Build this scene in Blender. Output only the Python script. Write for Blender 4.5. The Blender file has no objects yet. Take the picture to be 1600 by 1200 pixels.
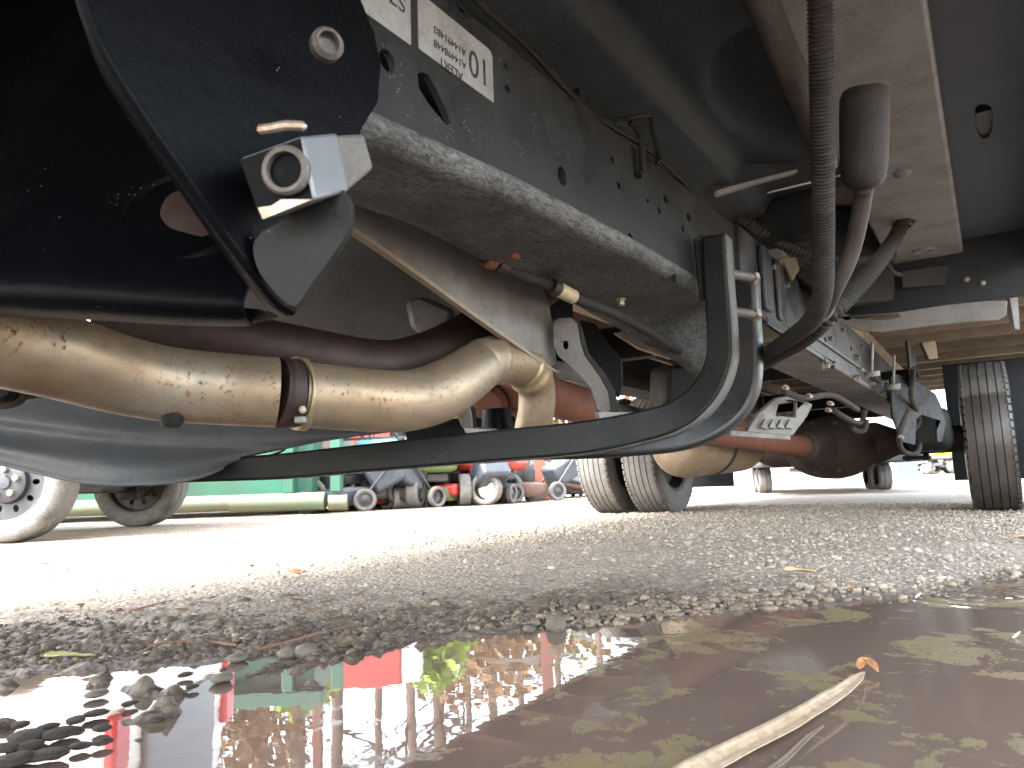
import bpy, bmesh, math, random
import numpy as np
from mathutils import Vector, Matrix
from mathutils.geometry import tessellate_polygon
random.seed(7); rng = np.random.default_rng(7)
S = bpy.context.scene
COL = S.collection
R = math.radians

# ------------------------------------------------------------------ camera
CAM_H = 0.25; YAW, PITCH, ROLL = R(33), R(7.6), R(2.0); FPX = 1143.0
fw = Vector((-math.sin(YAW)*math.cos(PITCH), math.cos(YAW)*math.cos(PITCH), math.sin(PITCH)))
rt0 = Vector((math.cos(YAW), math.sin(YAW), 0)); up0 = rt0.cross(fw)
rt = rt0*math.cos(ROLL) - up0*math.sin(ROLL); up = up0*math.cos(ROLL) + rt0*math.sin(ROLL)
cd = bpy.data.cameras.new('camera'); cam = bpy.data.objects.new('camera', cd); COL.objects.link(cam)
cam.matrix_world = Matrix(((rt.x, up.x, -fw.x, 0), (rt.y, up.y, -fw.y, 0), (rt.z, up.z, -fw.z, CAM_H), (0, 0, 0, 1)))
cd.sensor_width = 36; cd.lens = 36*FPX/1600; cd.clip_start = 0.01; cd.clip_end = 600
cd.dof.use_dof = True; cd.dof.focus_distance = 1.35; cd.dof.aperture_fstop = 13.0
S.camera = cam

# ------------------------------------------------------------------ light
SUN_EL, SUN_AZ = R(52), R(207)          # azimuth: direction TO the sun, clockwise from +Y
w = bpy.data.worlds.new('World'); S.world = w; w.use_nodes = True
nt = w.node_tree; bg = nt.nodes['Background']
sky = nt.nodes.new('ShaderNodeTexSky'); sky.sky_type = 'NISHITA'; sky.sun_disc = False
sky.sun_elevation = SUN_EL; sky.sun_rotation = SUN_AZ; sky.air_density = 1.2; sky.dust_density = 3.0; sky.ozone_density = 1.0
hs = nt.nodes.new('ShaderNodeHueSaturation'); hs.inputs['Saturation'].default_value = .45      # thin bright overcast: a paler sky
nt.links.new(sky.outputs[0], hs.inputs['Color']); nt.links.new(hs.outputs[0], bg.inputs[0]); bg.inputs[1].default_value = 0.15
sl = bpy.data.lights.new('sun', 'SUN'); sun = bpy.data.objects.new('sun', sl); COL.objects.link(sun)
sl.energy = 1.4; sl.angle = R(28); sl.color = (1, .95, .87)
sd = Vector((math.sin(SUN_AZ)*math.cos(SUN_EL), math.cos(SUN_AZ)*math.cos(SUN_EL), math.sin(SUN_EL)))
sun.rotation_euler = sd.to_track_quat('Z', 'Y').to_euler(); sun.location = (0, 0, 20)
S.view_settings.view_transform = 'Standard'; S.view_settings.look = 'None'
S.view_settings.exposure = 4.2; S.view_settings.gamma = 1.0
S.render.engine = 'CYCLES'
S.cycles.use_denoising = True
S.cycles.max_bounces = 12; S.cycles.diffuse_bounces = 7; S.cycles.glossy_bounces = 5
S.cycles.sample_clamp_indirect = 12

# ------------------------------------------------------------------ survey helpers: a sight line from the camera met with a real distance or plane
O = Vector((0, 0, CAM_H))
def ray(u, v): return rt*((u-800)/FPX) - up*((v-600)/FPX) + fw
def W(u, v, d): return O + ray(u, v)*d
def onX(u, v, X): r = ray(u, v); return O + r*(X/r.x)
def onY(u, v, Y): r = ray(u, v); return O + r*(Y/r.y)
def onZ(u, v, Z): r = ray(u, v); return O + r*((Z-CAM_H)/r.z)

# ------------------------------------------------------------------ materials
class N:
    def __init__(s, name):
        s.m = bpy.data.materials.new(name); s.m.use_nodes = True
        s.t = s.m.node_tree; s.b = s.t.nodes['Principled BSDF']; s.out = s.t.nodes['Material Output']
        s.tc = s.t.nodes.new('ShaderNodeTexCoord')
    def n(s, typ, **kw):
        x = s.t.nodes.new(typ)
        for k, v in kw.items(): setattr(x, k, v)
        return x
    def l(s, a, b): s.t.links.new(a, b)
    def noise(s, scale, detail=4, rough=.55, vec=None, stretch=None, dist=0):
        x = s.n('ShaderNodeTexNoise'); x.inputs['Scale'].default_value = scale; x.inputs['Detail'].default_value = detail
        x.inputs['Roughness'].default_value = rough; x.inputs['Distortion'].default_value = dist
        v = vec or s.tc.outputs['Object']
        if stretch:
            mp = s.n('ShaderNodeMapping'); mp.inputs['Scale'].default_value = stretch; s.l(v, mp.inputs[0]); v = mp.outputs[0]
        s.l(v, x.inputs['Vector']); return x.outputs['Fac']
    def ramp(s, fac, a, b, c0=(0, 0, 0), c1=(1, 1, 1)):
        x = s.n('ShaderNodeValToRGB'); e = x.color_ramp.elements
        e[0].position = a; e[1].position = b; e[0].color = (*c0, 1); e[1].color = (*c1, 1)
        s.l(fac, x.inputs[0]); return x.outputs[0]
    def mix(s, fac, a, b, mode='MIX'):
        x = s.n('ShaderNodeMix', data_type='RGBA', blend_type=mode)
        for v, i in ((fac, 0), (a, 6), (b, 7)):
            if isinstance(v, (int, float)): x.inputs[i].default_value = v
            elif isinstance(v, tuple): x.inputs[i].default_value = (*v, 1)
            else: s.l(v, x.inputs[i])
        return x.outputs[2]
    def math(s, op, a, b=0.0, c=None):
        x = s.n('ShaderNodeMath', operation=op)
        for i, v in enumerate((a, b) if c is None else (a, b, c)):
            if isinstance(v, (int, float)): x.inputs[i].default_value = v
            else: s.l(v, x.inputs[i])
        return x.outputs[0]
    def bump(s, h, strength=.3, dist=.002):
        x = s.n('ShaderNodeBump'); x.inputs['Strength'].default_value = strength; x.inputs['Distance'].default_value = dist
        s.l(h, x.inputs['Height']); s.l(x.outputs[0], s.b.inputs['Normal']); return x
    def set(s, col=None, rough=None, metal=None, spec=None):
        for k, v in (('Base Color', col), ('Roughness', rough), ('Metallic', metal), ('Specular IOR Level', spec)):
            if v is None: continue
            if isinstance(v, tuple): s.b.inputs[k].default_value = (*v, 1)
            elif isinstance(v, (int, float)): s.b.inputs[k].default_value = v
            else: s.l(v, s.b.inputs[k])
        return s

def mat_dusty(name, base, dust, amt=.5, rough=.45, metal=0.0, scale=14, speck=True, speckc=(.4, .38, .35), fine=.45, sparse=.6, spec=.22):
    m = N(name)
    big = m.ramp(m.noise(scale, 5, .65), .62-amt*.4, .95-amt*.4)
    fn = m.ramp(m.noise(scale*18, 4, .75), .42, .66)
    f = m.math('MULTIPLY_ADD', fn, fine, m.math('MULTIPLY', big, .75))
    c = m.mix(m.math('MULTIPLY', f, min(1, amt*1.5)), base, dust)
    if speck:
        v = m.n('ShaderNodeTexVoronoi'); v.inputs['Scale'].default_value = 240; m.l(m.tc.outputs['Object'], v.inputs['Vector'])
        sp = m.math('MULTIPLY', m.math('LESS_THAN', v.outputs['Distance'], .17), m.math('GREATER_THAN', m.noise(26, 3), sparse))
        c = m.mix(m.math('MULTIPLY', sp, .33), c, speckc)
    m.set(c, m.ramp(f, 0, 1, (rough,)*3, (min(1, rough+.4),)*3), metal, spec)
    m.bump(m.noise(scale*9, 4, .7), .3, .003)
    return m.m

def mat_streak(name, base, dust, rough=.5, amt=.5):      # brushed dirt: short hair-like scratches of dried dust
    m = N(name)
    a = m.noise(120, 4, .75, stretch=(1, .3, 1), dist=2.0); b = m.noise(6, 5, .65)
    f = m.math('MULTIPLY', m.ramp(a, .33, .68), m.ramp(b, .15, .6))
    m.set(m.mix(m.math('MULTIPLY', f, amt*1.6), base, dust), m.ramp(f, 0, 1, (rough,)*3, (.85,)*3), spec=.25)
    m.bump(a, .35, .003); return m.m

def mat_exhaust():
    m = N('exhaust_steel')
    tone = m.ramp(m.noise(4.5, 3, .5), .3, .72)
    c = m.mix(tone, (.29, .25, .195), (.315, .225, .13))
    c = m.mix(m.ramp(m.noise(26, 5, .7), .45, .8), c, (.20, .165, .122))
    c = m.mix(m.math('MULTIPLY', m.ramp(m.noise(3.2, 4, .6, stretch=(1, 1, 2.2)), .48, .66), .55), c, (.20, .115, .05))
    c = m.mix(m.math('MULTIPLY', m.ramp(m.noise(55, 5, .8, stretch=(1, .3, 1)), .5, .75), .35), c, (.14, .12, .10))
    spots = m.math('MULTIPLY', m.ramp(m.noise(130, 5, .72), .575, .62), m.ramp(m.noise(13, 3), .37, .54))
    c = m.mix(spots, c, (.15, .06, .028))
    r = m.mix(spots, m.ramp(m.noise(30, 4), .2, .8, (.36,)*3, (.6,)*3), (.9,)*3)
    m.set(c, r, m.math('SUBTRACT', .6, m.math('MULTIPLY', spots, .6)))
    m.bump(m.math('ADD', m.noise(120, 3), spots), .12, .001); return m.m

def mat_simple(name, col, rough=.5, metal=0.0, var=.25, scale=20, spec=.5, bump=0.0):
    m = N(name)
    d = tuple(x*(1-var) for x in col)
    m.set(m.mix(m.ramp(m.noise(scale, 5, .65), .3, .75), col, d), rough, metal, spec)
    if bump: m.bump(m.noise(scale*5, 4), bump, .003)
    return m.m

def mat_rust(name, a, b, scale=25, rough=.75, metal=.1):
    m = N(name); f = m.ramp(m.noise(scale, 6, .7), .3, .7)
    m.set(m.mix(f, a, b), rough, metal); m.bump(m.noise(scale*4, 5), .35, .002); return m.m

def mat_rubber(wet=False):
    m = N('tyre_rubber')
    f = m.ramp(m.noise(7, 6, .7), .3, .75); g = m.ramp(m.noise(90, 3, .7), .4, .7)
    c = m.mix(f, (.032, .031, .030), (.135, .13, .12)); c = m.mix(m.math('MULTIPLY', g, .5), c, (.18, .17, .155))
    rg = .75
    if wet:                                            # soaked up to a ragged tide mark
        sp = m.n('ShaderNodeSeparateXYZ'); m.l(m.tc.outputs['Object'], sp.inputs[0])
        k = m.ramp(m.math('ADD', sp.outputs[2], m.math('MULTIPLY', m.noise(30, 4), .05)), .225, .235)
        c = m.mix(k, m.mix(1.0, c, (.42, .38, .36), 'MULTIPLY'), c); rg = m.math('MULTIPLY_ADD', k, .35, .42)
    m.set(c, rg); m.bump(m.noise(160, 3), .3, .002); return m.m

def mat_ground():
    m = N('gravel_dirt')
    P = m.tc.outputs['Object']
    c = m.mix(m.ramp(m.noise(3.2, 5, .6), .3, .7), (.45, .39, .32), (.34, .29, .235))
    v = m.n('ShaderNodeTexVoronoi'); v.inputs['Scale'].default_value = 78; m.l(P, v.inputs['Vector'])
    bw = m.n('ShaderNodeSeparateColor'); m.l(v.outputs['Color'], bw.inputs[0])
    c = m.mix(.6, c, m.mix(m.ramp(v.outputs['Distance'], .1, .7), m.ramp(bw.outputs[0], 0, 1, (.30, .28, .26), (.78, .74, .70)), (.14, .12, .10)), 'OVERLAY')
    c = m.mix(m.ramp(m.noise(200, 4, .8), .45, .65), c, m.mix(.6, c, (.10, .085, .07)))
    at_ = m.n('ShaderNodeAttribute'); at_.attribute_name = 'wet'
    wet = m.math('MULTIPLY', at_.outputs['Fac'], m.ramp(m.noise(9, 4), .2, .6, (.55,)*3, (1,)*3))
    c = m.mix(wet, c, m.mix(1.0, c, (.28, .235, .195), 'MULTIPLY'))
    m.set(c, m.math('SUBTRACT', .92, m.math('MULTIPLY', wet, .3)), spec=.4)
    m.bump(m.math('ADD', m.noise(110, 5, .75), m.math('MULTIPLY', v.outputs['Distance'], 1.2)), 1.0, .010); return m.m

def mat_pebble():
    m = N('pebble_stone')
    g = m.n('ShaderNodeNewGeometry'); x = m.n('ShaderNodeValToRGB'); r = x.color_ramp
    r.elements[0].color = (.17, .15, .125, 1); r.elements[1].color = (.45, .385, .305, 1)
    for p, c in ((.25, (.26, .225, .18, 1)), (.45, (.34, .275, .205, 1)), (.62, (.22, .205, .185, 1)), (.8, (.37, .315, .245, 1))):
        e = r.elements.new(p); e.color = c
    m.l(g.outputs['Random Per Island'], x.inputs[0])
    c = m.mix(m.ramp(m.noise(90, 4, .7), .35, .7), x.outputs[0], m.mix(.6, x.outputs[0], (.08, .07, .06)))
    at_ = m.n('ShaderNodeAttribute'); at_.attribute_name = 'wet'
    c = m.mix(at_.outputs['Fac'], c, m.mix(1.0, c, (.45, .40, .35), 'MULTIPLY'))
    m.set(c, m.math('SUBTRACT', .9, m.math('MULTIPLY', at_.outputs['Fac'], .45)), spec=.25); m.bump(m.noise(200, 3), .4, .002); return m.m

RIP = None
def mat_water(rip):
    m = N('muddy_water'); P = m.tc.outputs['Object']
    sep = m.n('ShaderNodeSeparateXYZ'); m.l(P, sep.inputs[0])
    c = m.mix(m.ramp(m.noise(2.2, 3), .3, .7), (.105, .072, .058), (.096, .073, .056))
    # floating scum: flat ochre flakes, more of them away from the open middle
    warp = m.n('ShaderNodeVectorMath', operation='ADD'); nz = m.n('ShaderNodeTexNoise'); nz.inputs['Scale'].default_value = 9
    m.l(P, nz.inputs['Vector']); sc = m.n('ShaderNodeVectorMath', operation='SCALE'); sc.inputs['Scale'].default_value = .10
    m.l(nz.outputs['Color'], sc.inputs[0]); m.l(P, warp.inputs[0]); m.l(sc.outputs[0], warp.inputs[1])
    reg = m.noise(5.5, 3, .5); pat = m.noise(24, 6, .68, vec=warp.outputs[0])
    rgt = m.n('ShaderNodeMapRange'); rgt.inputs[1].default_value = -.75; rgt.inputs[2].default_value = -.40; m.l(sep.outputs[0], rgt.inputs[0])
    rg2 = m.n('ShaderNodeMapRange'); rg2.inputs[1].default_value = -.5; rg2.inputs[2].default_value = -.2; m.l(sep.outputs[0], rg2.inputs[0])
    s_ = m.math('ADD', m.math('MULTIPLY', reg, .85), m.math('MULTIPLY', pat, .75))
    scum = m.math('MULTIPLY', m.ramp(s_, .85, .862), rgt.outputs[0])
    crack = m.n('ShaderNodeTexVoronoi', feature='DISTANCE_TO_EDGE'); crack.inputs['Scale'].default_value = 30; m.l(warp.outputs[0], crack.inputs['Vector'])
    scum = m.math('MULTIPLY', scum, m.ramp(crack.outputs['Distance'], .0, .045))
    sc_c = m.mix(m.noise(28, 4), (.145, .116, .055), (.105, .084, .046))
    c = m.mix(m.math('MULTIPLY', scum, .85), c, sc_c)
    c = m.mix(m.math('GREATER_THAN', m.noise(330, 1), .80), c, (.5, .46, .4))
    m.set(c, m.math('MULTIPLY_ADD', rg2.outputs[0], .10, m.math('MULTIPLY', scum, .5)), 0.0, m.math('SUBTRACT', .42, m.math('MULTIPLY', scum, .3))); m.b.inputs['IOR'].default_value = 1.4
    dx = m.math('SUBTRACT', sep.outputs[0], rip.x); dy = m.math('SUBTRACT', sep.outputs[1], rip.y)
    rr = m.math('SQRT', m.math('ADD', m.math('MULTIPLY', dx, dx), m.math('MULTIPLY', dy, dy)))
    env = m.n('ShaderNodeMapRange'); env.inputs[1].default_value = .16; env.inputs[2].default_value = .0; m.l(rr, env.inputs[0])
    ring = m.math('MULTIPLY', m.math('MULTIPLY', m.math('SINE', m.math('MULTIPLY', rr, 125)), env.outputs[0]), 1.3)
    wav = m.math('MULTIPLY', m.noise(22, 2, .5, stretch=(1, 1, 1)), .04)
    b = m.bump(m.math('ADD', m.math('ADD', ring, wav), m.math('MULTIPLY', scum, .0)), .5, .006); return m.m

def mat_leaf(name, a, b):
    m = N(name); g = m.n('ShaderNodeNewGeometry')
    m.set(m.mix(g.outputs['Random Per Island'], a, b), .7)
    tr = m.n('ShaderNodeBsdfTranslucent'); m.l(m.mix(g.outputs['Random Per Island'], a, b), tr.inputs[0])
    mx = m.n('ShaderNodeMixShader'); mx.inputs[0].default_value = .35
    m.l(m.b.outputs[0], mx.inputs[1]); m.l(tr.outputs[0], mx.inputs[2]); m.l(mx.outputs[0], m.out.inputs[0]); return m.m

M = dict(
    black=mat_dusty('black_chassis_paint', (.006, .0065, .0065), (.03, .031, .028), .38, .42, 0, 11, sparse=.64, spec=.16),
    gloss=mat_dusty('black_gloss_paint', (.0016, .0019, .0026), (.007, .0073, .0078), .2, .42, 0, 7, fine=.1, sparse=.66, spec=.05),
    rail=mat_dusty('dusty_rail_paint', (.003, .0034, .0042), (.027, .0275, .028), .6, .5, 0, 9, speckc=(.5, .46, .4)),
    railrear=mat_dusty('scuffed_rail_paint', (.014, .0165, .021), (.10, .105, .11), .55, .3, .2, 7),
    under=mat_streak('dust_streaked_flange', (.009, .0095, .010), (.130, .130, .125), .55, .85),
    floor=mat_streak('dusty_floor_pan', (.007, .0085, .010), (.038, .044, .049), .55, .65),
    panel=mat_dusty('grey_plastic_panel', (.016, .018, .021), (.045, .046, .047), .35, .55, 0, 6),
    sill=mat_dusty('grey_sill_panel', (.05, .056, .064), (.095, .097, .10), .35, .55, 0, 6, sparse=.68),
    pale=mat_dusty('dusty_pale_plate', (.165, .16, .152), (.095, .085, .074), .55, .6, 0, 9, speck=False, fine=.4),
    galv=mat_dusty('galvanised_steel', (.22, .22, .215), (.12, .105, .09), .5, .42, .5, 16, speckc=(.5, .5, .48)),
    iron=mat_dusty('grey_cast_steel', (.105, .098, .09), (.062, .052, .043), .5, .45, .3, 18, speckc=(.35, .33, .3)),
    shield=mat_dusty('heat_shield_steel', (.21, .21, .205), (.13, .125, .115), .4, .42, .3, 7),
    pan=mat_dusty('grey_under_tray', (.082, .09, .10), (.17, .168, .162), .45, .5, .1, 9, speckc=(.5, .5, .5)),
    gusset=mat_dusty('dusty_gusset_steel', (.17, .165, .155), (.105, .092, .078), .5, .5, .15, 16, speckc=(.35, .33, .3)),
    exhaust=mat_exhaust(),
    hot=mat_rust('heat_darkened_pipe', (.018, .010, .009), (.05, .026, .022), 18, .6, .3),
    rust=mat_rust('rusty_steel', (.19, .062, .028), (.09, .032, .018)),
    rustd=mat_rust('dark_rusty_casting', (.05, .030, .019), (.02, .014, .011)),
    rustk=mat_rust('old_dark_rust', (.030, .010, .006), (.014, .006, .004), 40, .8, .1),
    rustedge=mat_rust('rusty_plate_edge', (.20, .135, .075), (.22, .205, .18), 70),
    bolt=mat_rust('zinc_bolt', (.36, .34, .30), (.20, .12, .06), 60, .42, .6),
    nut=mat_simple('grey_nut_face', (.14, .147, .155), .45, .4, .15, 60),
    brass=mat_rust('gold_band', (.42, .33, .20), (.27, .20, .12), 40, .42, .6),
    loom=mat_dusty('dusty_black_conduit', (.011, .0098, .0095), (.042, .037, .034), .6, .6, 0, 22, speck=False),
    hose=mat_dusty('dusty_rubber_hose', (.018, .0155, .0145), (.068, .058, .05), .6, .65, 0, 14, speck=False),
    tan=mat_simple('tan_connector', (.42, .34, .20), .5, 0, .4, 60),
    rubber=mat_rubber(), rubberwet=mat_rubber(True),
    satin=mat_dusty('satin_black_bar', (.006, .0066, .0075), (.03, .03, .03), .35, .4, 0, 9, fine=.35, sparse=.7, spec=.5),
    edge=mat_dusty('lit_dusty_bar_edge', (.06, .058, .055), (.15, .14, .13), .5, .5, 0, 20, fine=.4),  # dust plus side light painted into the pale colour of the bar's rim
    rim=mat_simple('dull_grey_wheel_steel', (.028, .03, .034), .5, .2, .4, 14),
    rimd=mat_simple('dirty_inner_wheel', (.035, .03, .027), .6, .2, .5, 14),
    wood=mat_simple('box_floor_timber', (.21, .155, .105), .75, 0, .4, 5),
    beam=mat_dusty('floor_beam_paint', (.23, .185, .14), (.11, .09, .072), .5, .6, 0, 8, speck=False),
    label=mat_dusty('label_vinyl', (.23, .23, .228), (.10, .093, .082), .45, .5, 0, 30, speck=False),
    ink=mat_simple('black_ink', (.012, .012, .014), .6, 0, 0),
    white=mat_simple('white_paint', (.78, .78, .76), .35, 0, .06, 3),
    glass=mat_simple('dark_window', (.03, .035, .04), .05, 0, .1, 3),
    red=mat_simple('red_lens', (.55, .012, .02), .2, 0, .3, 20),
    redp=mat_simple('red_paint', (.30, .022, .016), .5, 0, .3, 5),
    post=mat_rust('oxide_red_post', (.16, .052, .034), (.12, .045, .034), 6),
    green=mat_rust('green_bin_paint', (.014, .105, .07), (.03, .07, .045), 3, .5, 0),
    greenr=mat_rust('worn_green_bin_rail', (.05, .13, .085), (.13, .085, .05), 8, .6, 0),
    mblue=mat_simple('teal_mower_paint', (.05, .20, .22), .4, 0, .2, 6),
    mgreen=mat_simple('green_mower_paint', (.075, .12, .04), .4, 0, .2, 6),
    yellow=mat_simple('yellow_plastic', (.75, .42, .03), .4, 0, .2, 6),
    slate=mat_simple('weathered_slate_metal', (.05, .06, .075), .5, .2, .4, 10),
    brownp=mat_simple('faded_brown_paint', (.13, .08, .06), .55, .1, .4, 10),
    grey=mat_simple('mid_grey_metal', (.055, .055, .058), .5, .4, .3, 10),
    tarp=mat_simple('white_tarp', (.75, .75, .74), .6, 0, .12, 4),
    blue=mat_simple('blue_tarp', (.06, .11, .19), .6, 0, .2, 4),
    bark=mat_simple('tree_bark', (.20, .145, .115), .9, 0, .5, 4, bump=.6),
    leaf=mat_leaf('autumn_leaves', (.20, .12, .05), (.14, .15, .04)),
    leafg=mat_leaf('yellow_green_leaves', (.20, .28, .03), (.12, .19, .035)),
    leafb=mat_leaf('brown_undergrowth', (.17, .10, .055), (.25, .15, .07)),
    reed=None, dryleaf=mat_simple('dry_leaf', (.52, .38, .20), .7, 0, .4, 60),
    dleafo=mat_simple('orange_leaf', (.36, .17, .07), .7, 0, .4, 60),
    gleaf=mat_simple('olive_leaf', (.26, .25, .07), .6, 0, .5, 40),
    twig=mat_simple('brown_twig', (.13, .065, .04), .8, 0, .4, 40),
    stone=mat_simple('wet_stone', (.095, .078, .058), .8, 0, .5, 50, bump=.5),
    mudc=mat_simple('wet_mud_clod', (.032, .025, .02), .8, 0, .5, 60, spec=.15, bump=.8),
    litter=mat_leaf('plant_fragments', (.20, .12, .05), (.06, .04, .022)),
    soil=mat_simple('damp_soil', (.10, .08, .062), .85, 0, .5, 60, spec=.2, bump=.8),
    strip=mat_simple('brown_reed_strip', (.15, .11, .075), .7, 0, .4, 40),
    foam=mat_simple('pale_scrap', (.75, .74, .72), .5, 0, .15, 60),
)
def mat_reed():
    m = N('bleached_reed')
    f = m.noise(14, 5, .6, stretch=(1, 1, 1)); s_ = m.ramp(m.noise(140, 4, .7, stretch=(1, .5, 1)), .35, .65)
    m.set(m.mix(m.math('MULTIPLY', s_, .6), m.mix(m.ramp(f, .3, .7), (.42, .33, .22), (.33, .245, .15)), (.16, .10, .055)), .7)
    m.bump(s_, .4, .001); return m.m
M['reed'] = mat_reed()

# ------------------------------------------------------------------ mesh helpers
class MB:
    def __init__(s): s.v = []; s.f = []
    def add(s, vs, fs):
        o = len(s.v); s.v += [tuple(v) for v in vs]; s.f += [tuple(i+o for i in f) for f in fs]; return s
    def box(s, c, size, rot=None):
        c = Vector(c); h = [x/2 for x in size]; vs = []
        for dz in (-1, 1):
            for dx, dy in ((-1, -1), (1, -1), (1, 1), (-1, 1)):
                p = Vector((dx*h[0], dy*h[1], dz*h[2]))
                if rot: p = rot @ p
                vs.append(c+p)
        return s.add(vs, [(3, 2, 1, 0), (4, 5, 6, 7), (0, 1, 5, 4), (1, 2, 6, 5), (2, 3, 7, 6), (3, 0, 4, 7)])
    def bb(s, a, b): return s.box([(a[i]+b[i])/2 for i in range(3)], [abs(b[i]-a[i]) for i in range(3)])
    def tube(s, pts, rad, seg=14, cap=True, upv=None):
        pts = [Vector(p) for p in pts]; n = len(pts)
        if not hasattr(rad, '__len__'): rad = [rad]*n
        t = (pts[1]-pts[0]).normalized(); nrm = (Vector(upv) if upv else t.orthogonal()); nrm = (nrm - t*nrm.dot(t)).normalized()
        vs = []; fs = []
        for i in range(n):
            t2 = (pts[min(i+1, n-1)]-pts[max(i-1, 0)])
            if t2.length > 1e-9: t = t2.normalized()
            nrm = (nrm - t*nrm.dot(t)).normalized(); bn = t.cross(nrm)
            for k in range(seg):
                a = 2*math.pi*k/seg; vs.append(pts[i] + (nrm*math.cos(a)+bn*math.sin(a))*rad[i])
        for i in range(n-1):
            for k in range(seg):
                a = i*seg+k; b = i*seg+(k+1) % seg; fs.append((a, b, b+seg, a+seg))
        if cap: fs.append(tuple(range(seg-1, -1, -1))); fs.append(tuple(range((n-1)*seg, n*seg)))
        return s.add(vs, fs)
    def sweep(s, pts, prof, upv, cap=True):          # prof(i)-> list of (side, up) offsets
        pts = [Vector(p) for p in pts]; n = len(pts); vs = []; fs = []; u0 = Vector(upv)
        for i in range(n):
            t = (pts[min(i+1, n-1)]-pts[max(i-1, 0)]).normalized()
            u = u0[i] if False else u0
            side = t.cross(u).normalized(); pr = prof(i) if callable(prof) else prof
            for a, b in pr: vs.append(pts[i]+side*a+u*b)
        k = len(pr)
        for i in range(n-1):
            for j in range(k):
                a = i*k+j; b = i*k+(j+1) % k; fs.append((a, b, b+k, a+k))
        if cap: fs.append(tuple(range(k-1, -1, -1))); fs.append(tuple(range((n-1)*k, n*k)))
        return s.add(vs, fs)
    def lathe(s, prof, c, ax, seg=32, closed=False):  # prof: (radius, along)
        c = Vector(c); ax = Vector(ax).normalized(); e = ax.orthogonal().normalized(); g = ax.cross(e); vs = []; fs = []; n = len(prof)
        for r_, h in prof:
            for k in range(seg):
                a = 2*math.pi*k/seg; vs.append(c+ax*h+(e*math.cos(a)+g*math.sin(a))*r_)
        for i in range(n if closed else n-1):
            for k in range(seg):
                a = i*seg+k; b = i*seg+(k+1) % seg; j = ((i+1) % n)*seg
                fs.append((a, b, j+(k+1) % seg, j+k))
        return s.add(vs, fs)
    def plate(s, out, holes, o, ex, ey, th):          # flat plate with real openings; thickness along ex x ey, backwards
        o = Vector(o); ex = Vector(ex).normalized(); ey = Vector(ey).normalized(); nz = ex.cross(ey)
        loops = [list(out)]+[list(h) for h in holes]; flat = [p for L in loops for p in L]
        tris = tessellate_polygon([[Vector((p[0], p[1], 0)) for p in L] for L in loops]); n = len(flat)
        vs = [o+ex*p[0]+ey*p[1] for p in flat]; vs += [v-nz*th for v in vs]; fs = []
        for t in tris:
            a, b, c = [Vector((*flat[i], 0)) for i in t]
            if (b-a).cross(c-a).z < 0: t = (t[0], t[2], t[1])
            fs.append(tuple(t)); fs.append((t[2]+n, t[1]+n, t[0]+n))
        k = 0
        for L in loops:
            m = len(L)
            area = sum(L[i][0]*L[(i+1) % m][1]-L[(i+1) % m][0]*L[i][1] for i in range(m))
            for i in range(m):
                a = k+i; b = k+(i+1) % m
                # outer loop and holes: walls face away from metal
                ccw = (area > 0) == (k == 0)
                fs.append((a, a+n, b+n, b) if ccw else (b, b+n, a+n, a))
            k += m
        return s.add(vs, fs)

def mk(name, mb, mat, parent=None, smooth=35, bevel=0, sub=0, solid=0, recalc=False, org=None):
    me = bpy.data.meshes.new(name); vs = mb.v
    if org is not None: vs = [(v[0]-org[0], v[1]-org[1], v[2]-org[2]) for v in vs]
    me.from_pydata(vs, [], mb.f); me.update()
    if recalc:
        b = bmesh.new(); b.from_mesh(me); bmesh.ops.recalc_face_normals(b, faces=b.faces); b.to_mesh(me); b.free()
    if smooth:
        me.polygons.foreach_set('use_smooth', [True]*len(me.polygons)); me.set_sharp_from_angle(angle=R(smooth))
    if mat: me.materials.append(M[mat] if isinstance(mat, str) else mat)
    o = bpy.data.objects.new(name, me); COL.objects.link(o)
    if org is not None: o.location = org; WORLD[o.name] = Vector(org)
    if parent is not None: put(o, parent)
    if solid:
        md = o.modifiers.new('solid', 'SOLIDIFY'); md.thickness = solid; md.offset = 0
    if sub:
        md = o.modifiers.new('sub', 'SUBSURF'); md.levels = sub; md.render_levels = sub
    if bevel:
        md = o.modifiers.new('bev', 'BEVEL'); md.width = bevel; md.segments = 2; md.limit_method = 'ANGLE'; md.angle_limit = R(35)
    return o
WORLD = {}
def put(o, parent):                                   # meshes are drawn in their thing's world metres
    o.parent = parent
    wp = WORLD.get(parent.name)
    if wp is not None: o.location = Vector(o.location)-wp
def tag(o, label, cat, group=None, kind=None):
    if label: o['label'] = label
    if cat: o['category'] = cat
    if group: o['group'] = group
    if kind: o['kind'] = kind
    return o
def thing(name, label, cat, loc=(0, 0, 0), rz=0, group=None, world=False):
    e = bpy.data.objects.new(name, None); COL.objects.link(e); e.location = loc; e.rotation_euler = (0, 0, rz)
    e.empty_display_size = .2
    if world: WORLD[e.name] = Vector(loc)
    return tag(e, label, cat, group)
def struct(o): o['kind'] = 'structure'; return o
def spline(pts, n=8):                                 # Catmull-Rom through points (Vectors of any size)
    P = [np.array(p, float) for p in pts]; P = [2*P[0]-P[1]]+P+[2*P[-1]-P[-2]]; out = []
    for i in range(1, len(P)-2):
        for k in range(n):
            t = k/n; a, b, c, d = P[i-1], P[i], P[i+1], P[i+2]
            out.append(.5*((2*b)+(-a+c)*t+(2*a-5*b+4*c-d)*t*t+(-a+3*b-3*c+d)*t**3))
    out.append(P[-2]); return [tuple(p) for p in out]
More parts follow.
